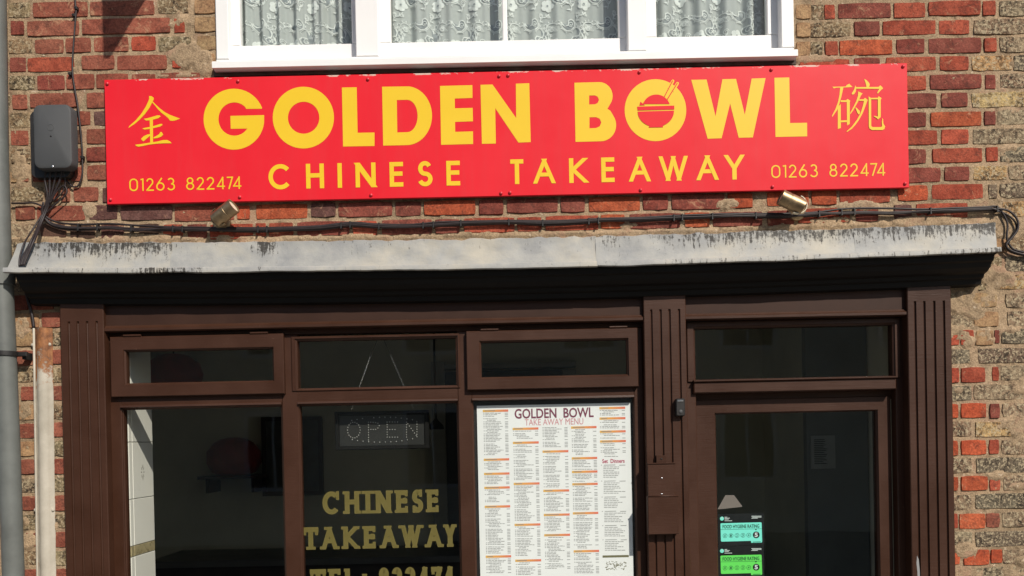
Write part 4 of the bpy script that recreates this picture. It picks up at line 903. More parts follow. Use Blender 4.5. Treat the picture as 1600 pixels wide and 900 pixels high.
for k in range(4):     # cables out of the box, down to the bundle and on to the lead
    a0 = 72 + 8 * k
    pts = [(a0, 262, -.04), (a0 - 2, 280, -.032), (74 + k * 3, 305, -.028), (68 + k * 1.5, 330, -.025), (60 + k, 352, -.05), (50 + (k % 2) * 4, 374, -.124), (36 + k * 2.2, 400, -.142), (31 + k * 2, 415, -.150)]
    obj('cable', MB().tube(path(pts, -.02, 5, .6, 20 + k), .0042 + .0006 * (k % 2), 7), M['cable'], cb, True)
obj('cable', MB().tube(path([(70, 322), (85, 312), (98, 300), (102, 285), (98, 266, -.04)], -.025, 5), .003, 7), M['cable'], cb, True)
obj('cable', MB().tube(path([(66, 338, -.026), (88, 318), (104, 302), (100, 290), (88, 300), (78, 318)], -.03, 5), .003, 7), M['cable'], cb, True)
obj('cable', MB().tube(path([(66, 335), (49, 362, -.06), (37, 382, -.128), (31, 402, -.144), (30, 416, -.152)], -.03, 5), .0034, 7), M['cable'], cb, True)
obj('cable', MB().tube(path([(18, 317.5), (36, 317.5), (52, 317), (66, 322)], -.012, 5), .004, 7), M['cable'], cb, True)
for u in (122, 152, 205, 270, 285, 403, 417, 533, 547, 592, 661, 677, 720, 795, 848, 920, 935, 1053, 1066, 1113, 1181, 1280, 1315, 1335, 1454, 1558):
    v = np.interp(u, [q[0] for q in main], [q[1] for q in main]); p = at(u, v, -.02)
    obj('clip', MB().box(p.x - .003, p.x + .003, -.025, .0, p.z - .013, p.z + .012, .001).lathe((p.x, -.022, p.z - .012), (0, -1, 0), [(0, .004), (.004, .003)], 8, False, True), M['black_plastic'], cb)
sc_ = thing('telephone_cable', tuple(at(118, 0, 0)), 'single thin black cable running down the brickwork left of the window to the grey box', 'cable')
obj('cable', MB().tube(path([(117, -120), (117.5, -60), (117.5, 0), (119, 14), (117.5, 35), (115.5, 62), (113.5, 90), (113.5, 115), (117, 140), (121, 162), (124.5, 190), (127, 215), (128.7, 245), (128.4, 272), (123, 289), (115.5, 292), (108, 287), (102, 278), (99, 262)], -.009, 6), .0036, 8), M['cable'], sc_, True)
for (u, v) in ((119.5, 13), (116, 24), (110, 115.5), (119, 176), (129, 246)):
    p = at(u, v, -.01); obj('clip', MB().box(p.x - .006, p.x + .005, -.016, 0, p.z - .006, p.z + .006, .001).lathe((p.x - .004, -.014, p.z), (0, -1, 0), [(0, .004), (.005, .003)], 8, False, True), M['black_plastic'], sc_)

# ================================================================== DOWNPIPE AND STEEL CAPPING
dp_ = thing('downpipe', tuple(at(20, 900, -.06)), 'grey downpipe running down the far left side of the shopfront', 'pipe')
def pipeat(v): u = np.interp(v, [-150, 0, 225, 430, 590, 690, 900, 1100], [-11, -6, -3, 3, 10, 14, 21, 29]); return at(u, v, -.075)
a = [pipeat(v) for v in (-150, 0, 120, 225, 330, 426)]; b = [pipeat(v) for v in (430, 500, 590, 690, 800, 900, 1100)] + [Vector((pipeat(1100).x + .02, -.075, 0.0))]
obj('pipe', MB().tube(a, .037, 20), M['soil_pipe'], dp_, True, angle=60); obj('pipe', MB().tube(b, .040, 20), M['soil_pipe'], dp_, True, angle=60)
p = pipeat(434); obj('socket', MB().lathe(p, (0, 0, 1), [(-.03, .041), (-.03, .047), (.03, .049), (.034, .041)], 20, True, True), M['soil_pipe'], dp_, True, angle=40)
p = pipeat(553)
br = MB().lathe(p, (0, 0, 1), [(-.009, .041), (-.009, .046), (.009, .046), (.009, .041)], 20).box(p.x + .035, p.x + .075, -.06, -.045, p.z - .009, p.z + .009, .002).box(p.x + .05, p.x + .066, -.046, 0, p.z - .02, p.z + .008)
obj('bracket', br, M['black_plastic'], dp_, True, angle=35)
cp = thing('conduit_capping', tuple(at(70, 900, 0)), 'cream painted steel cable capping with a rusty top beside the left pilaster', 'pipe')
xc = [at(u, v, -.012).x for u, v in ((66.5, 520), (72, 900))]; zc = [at(68, 512, -.012).z, 0.0]
def capsec(x, z, s=1): return [(x - .040, -.002, z), (x - .036, -.005, z), (x - .027, -.006, z), (x - .022, -.016, z), (x - .008, -.024, z), (x + .010, -.023, z), (x + .021, -.014, z), (x + .025, -.006, z), (x + .033, -.004, z), (x + .035, .0, z)]
zs = np.linspace(zc[0], 1.0, 60).tolist() + [0.0]
mb = MB(); slope = (xc[1] - xc[0]) / (at(68, 520, -.012).z - at(72, 900, -.012).z)
rings = [capsec(xc[0] + (zc[0] - z) * slope + random.uniform(-.0006, .0006), z) for z in zs]
mb.loft(rings, False, True, False); cpo = obj('steel_strip', mb, M['rusty'], cp, True, angle=60)
a = cpo.data.attributes.new('stain', 'FLOAT', 'POINT')
sv = []
for z in zs:
    t = (zc[0] - z) / .27; base = max(0, 1 - t ** 1.5) * .42 + .02
    sv += [base * q for q in (1.5, 1.4, 1.2, .9, .9, 1.1, 1.25, 1.3, 1.2, 1.0)]
for i in range(len(sv)):
    if i % 10 in (0, 1, 9): sv[i] += .16
a.data.foreach_set('value', sv)
obj('earth_wire', MB().tube([(xc[0] - .036 + (zc[0] - z) * slope, -.011, z) for z in (zc[0] + .004, 2.0, 1.6, 1.2, .1)], .0045, 8), M['rusty'], cp, True)
for (u, v) in ((50.5, 539), (76.5, 538), (55, 797), (82, 797)):
    p = at(u, v, -.008); obj('screw', MB().lathe((p.x, -.004, p.z), (0, -1, 0), [(0, .008), (.004, .007), (.006, .002)], 10, False, True), M['rusty'], cp, True)
obj('cable_tail', MB().tube(path([(38, 448, -.03), (44, 470), (50, 492), (53, 512)], -.012, 5), .006, 8), M['cable'], cp, True)

# ================================================================== WALL BOX AND BELL ON THE MIDDLE PILASTER
YPL = -.035
wb = thing('cigarette_bin', tuple(at(1035, 835, YPL)), 'brown painted metal wall box with hinged flap on the middle pilaster', 'box')
X0, X1, Z0, Z1 = rect(1012.5, 1056, 724 + 5, 777 + 5, YPL - .018, 750); obj('back_plate', MB().box(X0, X1 - .006, YPL - .018, YPL + .001, Z0, Z1, .001), M['brown'], wb)
obj('top_edge', MB().box(X0 - .002, X1 + .001, YPL - .022, YPL, Z1 - .002, Z1 + .003, .001), M['brown'], wb)
X0, X1, Z0, Z1 = rect(1012.5, 1060.5, 775.5 + 5, 835 + 5, YPL - .04, 800); obj('flap', MB().box(X0, X1, YPL - .040, YPL + .001, Z0, Z1, .0025), M['brown'], wb)
obj('hinge', MB().tube([(X0, YPL - .04, Z1 + .001), (X1, YPL - .04, Z1 + .001)], .0028, 8), M['brown'], wb, True)
X0, X1, Z0, Z1 = rect(1025.5, 1041, 711.5 + 5, 723 + 5, YPL - .012, 717); obj('hanging_tab', MB().box(X0, X1, YPL - .012, YPL, Z0, Z1, .001), M['brown'], wb)
for (u, v, y, mt) in ((1034, 747, -.018, 'silver'), (1034, 772, -.018, 'silver'), (1033.5, 717, -.012, 'black_plastic')):
    p = at(u, v, YPL + y); obj('screw', MB().lathe((p.x, YPL + y, p.z), (0, -1, 0), [(0, .0035), (.0015, .003), (.002, .001)], 10, False, True), M[mt], wb, True)
bell = thing('door_bell', tuple(at(1063, 650, YPL)), 'small black doorbell push with silver top on the edge of the middle pilaster', 'doorbell')
X0, X1, Z0, Z1 = rect(1056.5, 1070.5, 622.5 + 5.4, 650 + 5.4, YPL - .026, 636)
obj('case', MB().loft([rrect(X0, X1, Z0, Z1, .006, YPL, 3), rrect(X0, X1, Z0, Z1, .006, YPL - .022, 3), rrect(X0 + .003, X1 - .003, Z0 + .003, Z1 - .003, .005, YPL - .026, 3)], True, False, True), M['black_plastic'], bell, True, angle=35)
obj('top_plate', MB().box(X0 + .006, X1 - .006, YPL - .0285, YPL - .024, Z1 - .013, Z1 - .005, .001), M['silver'], bell)
obj('button', MB().lathe(((X0 + X1) / 2, YPL - .026, Z0 + .018), (0, -1, 0), [(0, .008), (.002, .007), (.0015, .001)], 14, False, True), M['grey_plastic'], bell, True)

# ================================================================== MENU POSTER
YM = YG - .004
menu = thing('menu_poster', tuple(at(868, 900, YM)), 'white takeaway menu sheet in the glazed case left of the middle pilaster', 'poster')
mtl, mtr, mbl, mbr = (746, 634), (984.5, 628.5), (750.5, 900), (990, 900)
X0, X1, Z0, Z1 = rect(748, 987.5, 633, 930, YM, 780); obj('sheet', MB().box(X0, X1, YM, YM + .003, Z0, Z1), M['paper'], menu)
MU0, MV0, MS = 735, 620, 3.2151
lines = MB(); heads = []
def mrow(mb, x0, x1, y, hh, e=.0004):   # rectangle in the menu-zoom's own pixels
    a = at(MU0 + x0 / MS, MV0 + y / MS, YM); b = at(MU0 + x1 / MS, MV0 + (y + hh) / MS, YM)
    zc_ = a.z; mb.add([(a.x, YM - e, zc_ - hh / MS / 372), (b.x, YM - e, zc_ - hh / MS / 372), (b.x, YM - e, zc_), (a.x, YM - e, zc_)], [(0, 1, 2, 3)])
COLS = [(62, 190, [(66, 300), (311, 375), (382, 440), (452, 535), (547, 790), (798, 890)]), (210, 340, [(156, 215), (226, 420), (432, 626), (638, 805), (818, 895)]), (358, 488, [(150, 256), (270, 455), (467, 575), (588, 675), (690, 870)]),
        (504, 632, [(149, 298), (304, 368), (372, 430), (434, 575), (580, 768), (771, 890)]), (648, 778, [(52, 96), (104, 165), (170, 212), (219, 302)])]
rm = random.Random(5)
for ci, (x0, x1, bl) in enumerate(COLS):
    for bi, (ya, yb_) in enumerate(bl):
        sh = (ya - 60) / 830 * 17
        if not (ci == 2 and bi == 0):
            hm = MB(); mrow(hm, x0 + sh, x1 + sh, ya, 11, .0006); heads.append(hm)
            w_ = rm.uniform(28, 70); mrow(lines, x0 + sh + 8, x0 + sh + 8 + w_, ya + 3, 3.2, .0009)
        y = ya + (15 if not (ci == 2 and bi == 0) else 3)
        while y < yb_ - 3:
            sh = (y - 60) / 830 * 17; x = x0 + sh + 12; ext = x0 + sh + rm.uniform(52, 98)
            cont = rm.random() < .2
            if not cont: mrow(lines, x0 + sh + 2, x0 + sh + 8, y, 2.8)
            else: x += 8
            while x < ext:
                w_ = rm.uniform(7, 22); mrow(lines, x, min(x + w_, ext + 4), y + rm.uniform(-.3, .3), 2.9); x += w_ + 2.5
            if not cont: mrow(lines, x1 + sh - 18, x1 + sh - 2, y, 2.8)
            y += 7.6 if rm.random() < .86 else 13
y = 342
while y < 785:
    sh = (y - 60) / 830 * 17; n = rm.choice((5, 6, 7)); mrow(lines, 650 + sh, 655 + sh, y, 3)
    mrow(lines, 664 + sh, 722 + sh, y, 3); mrow(lines, 742 + sh, 772 + sh, y, 3); y += 9
    for _ in range(n):
        x = 662 + sh; ext = x + rm.uniform(45, 105)
        while x < ext: w_ = rm.uniform(8, 22); mrow(lines, x, min(x + w_, ext + 4), y, 2.9); x += w_ + 2.5
        y += 8.6
    y += 11
obj('menu_text', lines, M['ink_grey'], menu)
for hm in heads: obj('heading_bar', hm, M['heading'], menu)
hm = MB(); mrow(hm, 664, 796, 797, 11); obj('footer_bar', hm, M['ink_olive'], menu)
hm = MB()
for _ in range(70): x = rm.uniform(675, 780); y = rm.uniform(824, 868); w_ = rm.uniform(3, 9); mrow(hm, x, x + w_, y, rm.uniform(1.5, 4.5), .0004 + rm.uniform(0, .0003))
obj('map_print', hm, M['ink_olive'], menu)
def text(name, body, u0, u1, vt, vb, y, mat, parent, bold=0.0, space=1.0):
    """flat lettering in Blender's built-in typeface, turned into a mesh fitted to the given photo box"""
    cu = bpy.data.curves.new(name, 'FONT'); cu.body = body; cu.size = 1; cu.offset = bold; cu.fill_mode = 'FRONT'; cu.space_word = space; cu.resolution_u = 3
    to = bpy.data.objects.new('tmp_text', cu); COL.objects.link(to)
    dg = bpy.context.evaluated_depsgraph_get(); me = bpy.data.meshes.new_from_object(to.evaluated_get(dg))
    v = np.zeros(len(me.vertices) * 3); me.vertices.foreach_get('co', v); v = v.reshape(-1, 3); fs = [tuple(p.vertices) for p in me.polygons]
    bpy.data.objects.remove(to); bpy.data.curves.remove(cu); bpy.data.meshes.remove(me)
    lo, hi = v.min(0), v.max(0); uc = (u0 + u1) / 2
    xa, xb = at(u0, (vt + vb) / 2, y).x, at(u1, (vt + vb) / 2, y).x; za, zb2 = at(uc, vb, y).z, at(uc, vt, y).z
    mb = MB(); q = (v - lo) / np.maximum(hi - lo, 1e-9); mb.add([(xa + a_ * (xb - xa), y, za + b_ * (zb2 - za)) for a_, b_, _ in q], fs)
    return obj(name, mb, mat, parent)
text('menu_title', 'GOLDEN  BOWL', 804, 927.5, 637.6, 653.2, YM - .0006, M['ink_maroon'], menu, .02, 1.0)
text('menu_subtitle', 'TAKE AWAY MENU', 820, 911.5, 654.2, 664, YM - .0006, M['ink_pink'], menu)
text('set_dinners_title', 'Set  Dinners', 941, 976, 717, 723.5, YM - .0006, M['ink_rose'], menu, .02)

# ================================================================== HYGIENE STICKERS AND CARD ON THE DOOR GLASS
YK = YD + .015
def sticker(v0, mat, label):
    t = thing('hygiene_sticker', tuple(at(1158, v0 + 49, YK)), label, 'sticker', 'food hygiene stickers on the door glass')
    f = lambda x, y: at(1100 + x / 6.427, v0 + y / 6.427, YK)
    def q(mb, pts, e): mb.poly([(f(x, y).x, YK - e, f(x, y).z) for x, y in pts])
    mb = MB(); q(mb, [(138, 0), (600, -8), (605, 312), (145, 322)], .0); obj('backing', mb, M['ink_black'], t)
    mb = MB(); q(mb, [(165, 100), (172, 94), (570, 84), (578, 90), (584, 280), (576, 288), (475, 290), (470, 270), (178, 278), (170, 272)], .0004); obj('panel', mb, M[mat], t)
    mb = MB(); q(mb, [(165, 156), (579, 147), (579, 150), (165, 159)], .0008)
    for k, x in enumerate((211, 271, 331, 391, 449)):
        y = 219 - k * 1.5
        mb.poly([(f(x + 22 * math.cos(a), y + 22 * math.sin(a)).x, YK - .0008, f(x + 22 * math.cos(a), y + 22 * math.sin(a)).z) for a in [i * .2618 for i in range(24)]],
                [[(f(x + 19 * math.cos(a), y + 19 * math.sin(a)).x, YK - .0008, f(x + 19 * math.cos(a), y + 19 * math.sin(a)).z) for a in [i * .2618 for i in range(24)]]])
    obj('scale_marks', mb, M['dark_green_ink'], t)
    mb = MB(); mb.poly([(f(524 + 34 * math.cos(a), 210 + 34 * math.sin(a)).x, YK - .0008, f(524 + 34 * math.cos(a), 210 + 34 * math.sin(a)).z) for a in [i * .2244 for i in range(28)]])
    q(mb, [(512, 152), (530, 151), (521, 165)], .0009); obj('rating_disc', mb, M['ink_black'], t)
    U = lambda x: 1100 + x / 6.427
    V = lambda y: v0 + y / 6.427
    text('rating_number', '5', U(508), U(541), V(188), V(232), YK - .0014, M['ink_white'], t, .04)
    text('rating_title', 'FOOD HYGIENE RATING', U(187), U(555), V(107), V(143), YK - .001, M['dark_green_ink'], t, .015)
    for k, x in enumerate((211, 271, 331, 391, 449)): text('scale_number', str(k), U(x - 7), U(x + 7), V(207 - k * 1.5), V(231 - k * 1.5), YK - .001, M['dark_green_ink'], t, .01)
    mb = MB(); mb.poly([(f(180 + 20 * math.cos(a), 47 + 20 * math.sin(a)).x, YK - .0006, f(180 + 20 * math.cos(a), 47 + 20 * math.sin(a)).z) for a in [i * .3 for i in range(21)]]); obj('logo_disc', mb, M['mint'], t)
    mb = MB()
    for (xa, xb, y) in ((206, 232, 30), (206, 258, 40), (206, 248, 50), (206, 282, 66), (476, 576, 20), (484, 576, 30), (476, 540, 40)): q(mb, [(xa, y), (xb, y - .5), (xb, y + 5), (xa, y + 5.5)], .0006)
    q(mb, [(177, 29), (184, 29), (183, 50), (177, 50)], .0009)
    obj('small_print', mb, M['ink_white'], t)
    mb = MB(); q(mb, [(490, 279), (570, 277), (570, 283), (490, 285)], .0008); obj('footer_print', mb, M['dark_green_ink'], t)
sticker(803, 'mint', 'black and pale mint food hygiene sticker on the door glass, the upper of two')
sticker(853.5, 'green', 'black and bright green food hygiene sticker on the door glass, the lower of two')
tag(obj('paper_card', MB().poly([at(1100 + x / 6.427, 760 + y / 6.427, YK) for x, y in ((215, 88), (302, 88), (385, 200), (375, 206), (190, 226), (135, 230))]), M['card']), 'grey trapezoid card stuck inside the door glass above the hygiene stickers', 'card')

# ================================================================== LIT-UP OPEN BOARD HANGING IN THE WINDOW
YB = YG + .05
ob_ = thing('open_sign', tuple(at(596, 702, YB)), 'dark unlit LED board reading OPEN hung on chains inside the middle shop window', 'sign')
fz = lambda x, y: (510 + x / 7.27, 620 + y / 7.27)
def brect(x0, x1, y0, y1, y):
    a = at(*fz(x0, (y0 + y1) / 2), y).x; b = at(*fz(x1, (y0 + y1) / 2), y).x; return (a, b, at(*fz((x0 + x1) / 2, y1), y).z, at(*fz((x0 + x1) / 2, y0), y).z)
ro = brect(95, 1165, 160, 598, YB); ri = brect(146, 1110, 208, 552, YB)
obj('frame', MB().rectloft([(*ro, YB + .03), (*ro, YB + .003), (ro[0] + .003, ro[1] - .003, ro[2] + .003, ro[3] - .003, YB), (ri[0] - .003, ri[1] + .003, ri[2] - .003, ri[3] + .003, YB), (*ri, YB + .008)]), plain('dark_sign_frame', (.006, .006, .006, 1), .6, .1, 20, 0, 0, .2), ob_)
obj('face', MB().add([(ri[0], YB + .007, ri[2]), (ri[1], YB + .007, ri[2]), (ri[1], YB + .007, ri[3]), (ri[0], YB + .007, ri[3])], [(0, 1, 2, 3)]), plain('dark_led_face', S(40, 41, 41), .5, .05), ob_)
dots = [(308 + 72 * math.cos(a), 378 + 90 * math.sin(a)) for a in [i * 2 * math.pi / 18 for i in range(18)]]
dots += [(475, 290 + i * 28.7) for i in range(8)] + [(500, 289), (528, 290), (556, 292), (582, 300), (597, 328), (582, 355), (556, 370), (530, 372), (502, 370)]
dots += [(687, 287 + i * 28.6) for i in range(7)] + [(x, y) for y in (286, 372, 459) for x in (716, 746, 776, 806) if not (y == 372 and x == 806)]
dots += [(907, 288 + i * 28.4) for i in range(7)] + [(1026, 284 + i * 28.4) for i in range(7)] + [(922 + i * 19, 306 + i * 26.5) for i in range(6)]
dots += [(285, 268), (345, 257), (407, 246), (535, 237), (600, 233), (662, 231), (725, 232), (785, 234), (848, 242), (912, 250), (975, 260), (290, 487), (350, 497), (413, 505), (477, 512), (540, 515), (603, 516), (667, 514), (729, 512), (792, 508), (855, 500), (917, 489), (977, 477)]
mb = MB()
for x, y in dots:
    p = at(*fz(x, y), YB); mb.lathe((p.x, YB + .007, p.z), (0, -1, 0), [(0, .0022), (.003, .002), (.0045, .0008)], 6, False, True)
obj('led_dots', mb, M['led'], ob_)
for (a, b) in (((579, 556), (549, 640)), ((610, 554), (646, 638))):
    mb = MB(); A = at(*a, YB); Bb = at(*b, YB); n = 34; d = (Bb - A) / n
    for i in range(n):
        c0 = A + d * (i + .5); t = d.normalized(); sd = Vector((0, 1, 0)) if i % 2 else t.cross(Vector((0, 1, 0))).normalized()
        mb.tube([c0 + t * (d.length * .75) * math.cos(q) + sd * .0026 * math.sin(q) for q in [k * math.pi / 4 for k in range(9)]], .0008, 4, False)
    obj('chain', mb, M['silver'], ob_)
A = at(595, 520, YB); mb = MB()
mb.tube([at(579, 556, YB), at(588, 535, YB), at(594, 515, YB + .01)], .0015, 6); mb.tube([at(610, 554, YB), at(602, 536, YB), at(594, 515, YB + .01)], .0015, 6); mb.tube([at(594, 515, YB + .01), at(594, 470, YB + .01)], .0015, 6)
obj('hanger', mb, M['black_plastic'], ob_, True)

# ================================================================== ROOMS BEHIND THE GLASS
RX0, RX1, RY0, RY1, RZ1 = -2.75, 1.86, .10, 2.7, 2.62
rm_ = MB()
rm_.add([(RX0, RY0, 0), (RX1, RY0, 0), (RX1, RY1, 0), (RX0, RY1, 0), (RX0, RY0, RZ1), (RX1, RY0, RZ1), (RX1, RY1, RZ1), (RX0, RY1, RZ1)], [(4, 7, 6, 5), (3, 2, 6, 7), (0, 3, 7, 4), (1, 5, 6, 2)])
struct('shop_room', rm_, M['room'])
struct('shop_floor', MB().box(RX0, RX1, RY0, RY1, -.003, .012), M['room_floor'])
um = MB(); U0, U1, V0, V1 = RZ1 + .05, 4.7, .2, 2.4
um.add([(-1.7, .09, U0), (1.7, .09, U0), (1.7, V1, U0), (-1.7, V1, U0), (-1.7, .09, U1), (1.7, .09, U1), (1.7, V1, U1), (-1.7, V1, U1)], [(0, 1, 2, 3), (4, 7, 6, 5), (3, 2, 6, 7), (0, 3, 7, 4), (1, 5, 6, 2)])
struct('upper_room', um, M['room'])
# short tiled return wall beside the left shop window
XT = r1[0] - .004; tw = struct('tiled_wall', MB().box(XT - .06, XT - .006, YG + .03, YG + .262, .4, RZ1 - .02), M['grout'])
ZT = [at(196, v, YG + .06).z for v in (691, 780)]; th = ZT[0] - ZT[1]; yj = .062
def tile(y0, y1, z0, z1, mat, name='wall_tile'):
    b = .0015; g = .0015; y0 += g; y1 -= g; z0 += g; z1 -= g; x = XT
    mb = MB().loft([[(x - .007, y0, z0), (x - .007, y1, z0), (x - .007, y1, z1), (x - .007, y0, z1)], [(x - .0015, y0, z0), (x - .0015, y1, z0), (x - .0015, y1, z1), (x - .0015, y0, z1)], [(x, y0 + b, z0 + b), (x, y1 - b, z0 + b), (x, y1 - b, z1 - b), (x, y0 + b, z1 - b)]], True, False, True)
    return obj(name, mb, M[mat], tw)
for k in range(-4, 6):
    z1_ = ZT[0] - k * th
    if k >= 2: z1_ -= .0
    for (ya, yb_) in ((YG + .03, YG + yj), (YG + yj, YG + .262)):
        if k == 2:
            zz0 = at(196, 853, YG + .06).z; tile(ya, yb_, zz0, ZT[0] - th * 2 + th * .0 + 0, 'tile') if False else None
        zt1 = z1_; zt0 = z1_ - th
        if k == 1: zt0 = at(196, 853, YG + .06).z
        if k == 2: zt1 = at(196, 853, YG + .06).z; zt0 = zt1 - .045
        if k >= 3: zt1 = at(196, 853, YG + .06).z - .045 - (k - 3) * th; zt0 = zt1 - th
        tile(ya, yb_, zt0, zt1, 'border_tile' if k == 2 else 'tile', 'border_tile' if k == 2 else 'wall_tile')
em = MB()
for i in range(10):
    a = i * .6283; p = Vector((XT - .0002, YG + .155, at(216, 738, YG + .15).z))
    em.add([p + Vector((-.0002 + .0006, .018 * math.cos(a + d_) * r_, .040 * math.sin(a + d_) * r_)) for d_, r_ in ((-.2, .55), (0, 1.0), (.2, .55), (0, .4))], [(0, 1, 2, 3)])
obj('tile_motif', em, plain('grey_transfer_print', S(130, 126, 116), .4), tw)

def atx(u, v, y): return at(u, v, y)
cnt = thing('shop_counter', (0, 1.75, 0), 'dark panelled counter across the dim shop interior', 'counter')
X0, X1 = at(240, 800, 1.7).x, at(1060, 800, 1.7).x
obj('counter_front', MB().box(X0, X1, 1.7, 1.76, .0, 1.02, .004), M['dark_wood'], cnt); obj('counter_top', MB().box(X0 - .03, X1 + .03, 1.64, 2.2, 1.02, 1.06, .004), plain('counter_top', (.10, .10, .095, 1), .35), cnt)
def wallframe(name, u0, u1, v0, v1, y, label, cat, matf, mati, bw=.03):
    a = at(u0, v1, y); b = at(u1, v0, y); t = thing(name, (a.x, y, a.z), label, cat)
    obj('frame', MB().rectloft([(a.x, b.x, a.z, b.z, y + .02), (a.x, b.x, a.z, b.z, y - .01), (a.x + bw, b.x - bw, a.z + bw, b.z - bw, y - .01), (a.x + bw, b.x - bw, a.z + bw, b.z - bw, y + .002)]), matf, t)
    obj('picture', MB().add([(a.x + bw, y, a.z + bw), (b.x - bw, y, a.z + bw), (b.x - bw, y, b.z - bw), (a.x + bw, y, b.z - bw)], [(0, 1, 2, 3)]), mati, t)
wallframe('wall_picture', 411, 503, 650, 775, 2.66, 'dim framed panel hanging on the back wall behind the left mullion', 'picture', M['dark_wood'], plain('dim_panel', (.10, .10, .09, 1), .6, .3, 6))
sh = thing('shelf', tuple(at(350, 745, 2.6)), 'narrow dark shelf on the back wall behind the left shop window', 'shelf')
a, b = at(308, 745, 2.4), at(402, 738, 2.4); obj('board', MB().box(a.x, b.x, 2.4, 2.7, a.z - .02, a.z, .002), M['dark_wood'], sh)
for x in (a.x + .05, b.x - .05): obj('shelf_bracket', MB().box(x - .01, x + .01, 2.45, 2.7, a.z - .12, a.z - .0215), M['dark_wood'], sh)
jr = MB(); cx, cz = (a.x + b.x) / 2, a.z + .001
jr.lathe((cx, 2.55, cz), (0, 0, 1), [(0, .10), (.02, .15), (.09, .19), (.17, .185), (.23, .14), (.26, .09), (.27, .04)], 20, True, True)
tag(obj('red_jar', jr, M['red_lacquer'], None, True), 'dull red rounded jar on the shelf behind the left shop window', 'jar')
bd = thing('back_doorway', tuple(at(690, 900, 2.6)), 'pale door frame in the back wall seen through the middle shop window', 'doorway')
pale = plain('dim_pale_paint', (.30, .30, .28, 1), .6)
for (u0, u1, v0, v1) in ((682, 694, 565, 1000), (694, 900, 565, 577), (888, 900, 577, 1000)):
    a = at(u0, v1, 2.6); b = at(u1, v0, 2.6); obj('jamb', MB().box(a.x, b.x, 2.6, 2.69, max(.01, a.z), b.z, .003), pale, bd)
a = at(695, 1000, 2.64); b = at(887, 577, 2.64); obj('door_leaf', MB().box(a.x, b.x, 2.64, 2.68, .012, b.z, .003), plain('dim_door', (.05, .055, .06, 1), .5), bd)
lt = thing('pendant_lamp', tuple(at(681, 625, 1.0)), 'small dark pendant lamp hanging behind the middle shop window', 'lamp')
p = at(681, 662, 1.0)
obj('flex', MB().tube([(p.x, 1.0, RZ1 - .002), (p.x, 1.0, p.z + .02)], .006, 8), M['black_plastic'], lt)
obj('shade', MB().lathe((p.x, 1.0, p.z), (0, 0, 1), [(-.03, .045), (-.01, .04), (.02, .012), (.03, .006)], 20), M['black_plastic'], lt, True)
a = at(684, 686, 1.9); b = at(717, 655, 1.9)
ln = thing('paper_lantern', tuple(at(272, 575, 2.2)), 'dull red rounded paper lantern hanging in the dim shop behind the left vent', 'lantern')
p = at(272, 586, 2.2)
obj('shade', MB().lathe(p, (0, 0, 1), [(-.14, .06), (-.13, .10), (-.08, .165), (0, .19), (.08, .165), (.13, .10), (.14, .06)], 24, True, True), M['red_lacquer'], ln, True)
obj('cord', MB().tube([p + Vector((0, 0, .14)), Vector((p.x, p.y, RZ1 - .002))], .004, 6), M['black_plastic'], ln)
# partition with a notice, and an inner panel seen through the door
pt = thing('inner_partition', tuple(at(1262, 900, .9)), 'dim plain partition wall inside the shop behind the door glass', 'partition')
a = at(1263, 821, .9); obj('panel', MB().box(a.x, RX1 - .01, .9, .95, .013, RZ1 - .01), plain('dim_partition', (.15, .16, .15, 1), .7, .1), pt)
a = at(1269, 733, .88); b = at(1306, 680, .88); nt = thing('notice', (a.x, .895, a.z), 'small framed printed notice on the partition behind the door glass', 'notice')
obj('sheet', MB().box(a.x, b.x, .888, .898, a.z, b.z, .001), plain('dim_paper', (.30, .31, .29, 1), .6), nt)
mb = MB(); rn = random.Random(3)
for i in range(14):
    z = b.z - .02 - i * (b.z - a.z - .04) / 14
    mb.add([(a.x + .015, .8872, z - .004), (a.x + .015 + rn.uniform(.04, .075), .8872, z - .004), (a.x + .015 + rn.uniform(.04, .075), .8872, z), (a.x + .015, .8872, z)], [(0, 1, 2, 3)])
obj('print', mb, M['ink_black'], nt)

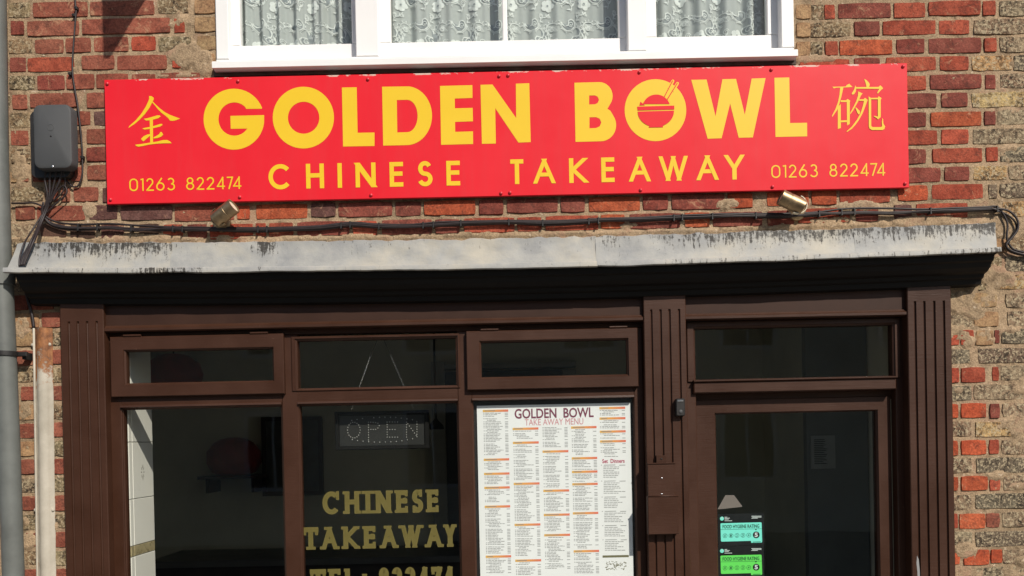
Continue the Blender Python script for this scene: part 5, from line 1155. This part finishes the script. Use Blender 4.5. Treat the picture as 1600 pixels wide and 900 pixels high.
# ================================================================== OTHER SIDE OF THE STREET (seen only in the glass) AND A PROJECTING SIGN OVERHEAD (its shadow crosses the top left bricks)
oh = thing('opposite_house', (0, -12.5, 0), 'pale rendered terraced house across the street, mirrored faintly in the shop glass', 'building')
obj('wall', MB().box(-9, 9, -12.5, -12.2, -.1, 5.6), M['far_brick'], oh)
rf = MB().loft([[(x, -12.05, 5.5), (x, -15, 7.6), (x, -18, 5.5)] for x in (-9.1, 9.1)], True, True, True); obj('roof', rf, M['slate'], oh)
obj('rear_wall', MB().box(-9, 9, -17.9, -17.7, -.1, 5.5), M['far_brick'], oh)
for i in range(6):
    for z in (.9, 3.4):
        x = -7.5 + i * 3
        f = obj('window', MB().rectloft([(x - .55, x + .55, z, z + 1.5, -12.21), (x - .55, x + .55, z, z + 1.5, -12.16), (x - .47, x + .47, z + .08, z + 1.42, -12.16), (x - .47, x + .47, z + .08, z + 1.42, -12.2)]).box(x - .02, x + .02, -12.198, -12.17, z + .08, z + 1.42), M['white_paint'], oh)
        obj('glazing', MB().add([(x + .47, -12.196, z + .08), (x - .47, -12.196, z + .08), (x - .47, -12.196, z + 1.42), (x + .47, -12.196, z + 1.42)], [(0, 1, 2, 3)]), plain('far_glass', (.03, .035, .04, 1), .1) if i + z < 1 else M['black_plastic'], f)
PJ = .75; tp = at(166, 92, 0); X_ = tp.x + PJ * SUN.x / -SUN.y; Z_ = tp.z + PJ * SUN.z / -SUN.y
ps = thing('projecting_sign', (X_, 0, Z_), 'projecting hanging sign above the frame whose shadow crosses the top left bricks', 'sign')
obj('board', MB().box(X_ - .012, X_ + .012, -PJ, -.09, Z_, Z_ + .6), M['red'], ps)
obj('bracket', MB().tube([(X_, .0, Z_ + .66), (X_, -PJ, Z_ + .66)], .012, 8).tube([(X_, -.2, Z_ + .6), (X_, -.2, Z_ + .66)], .006, 6).tube([(X_, -.65, Z_ + .6), (X_, -.65, Z_ + .66)], .006, 6), M['black_plastic'], ps)
print('bricks', NB)
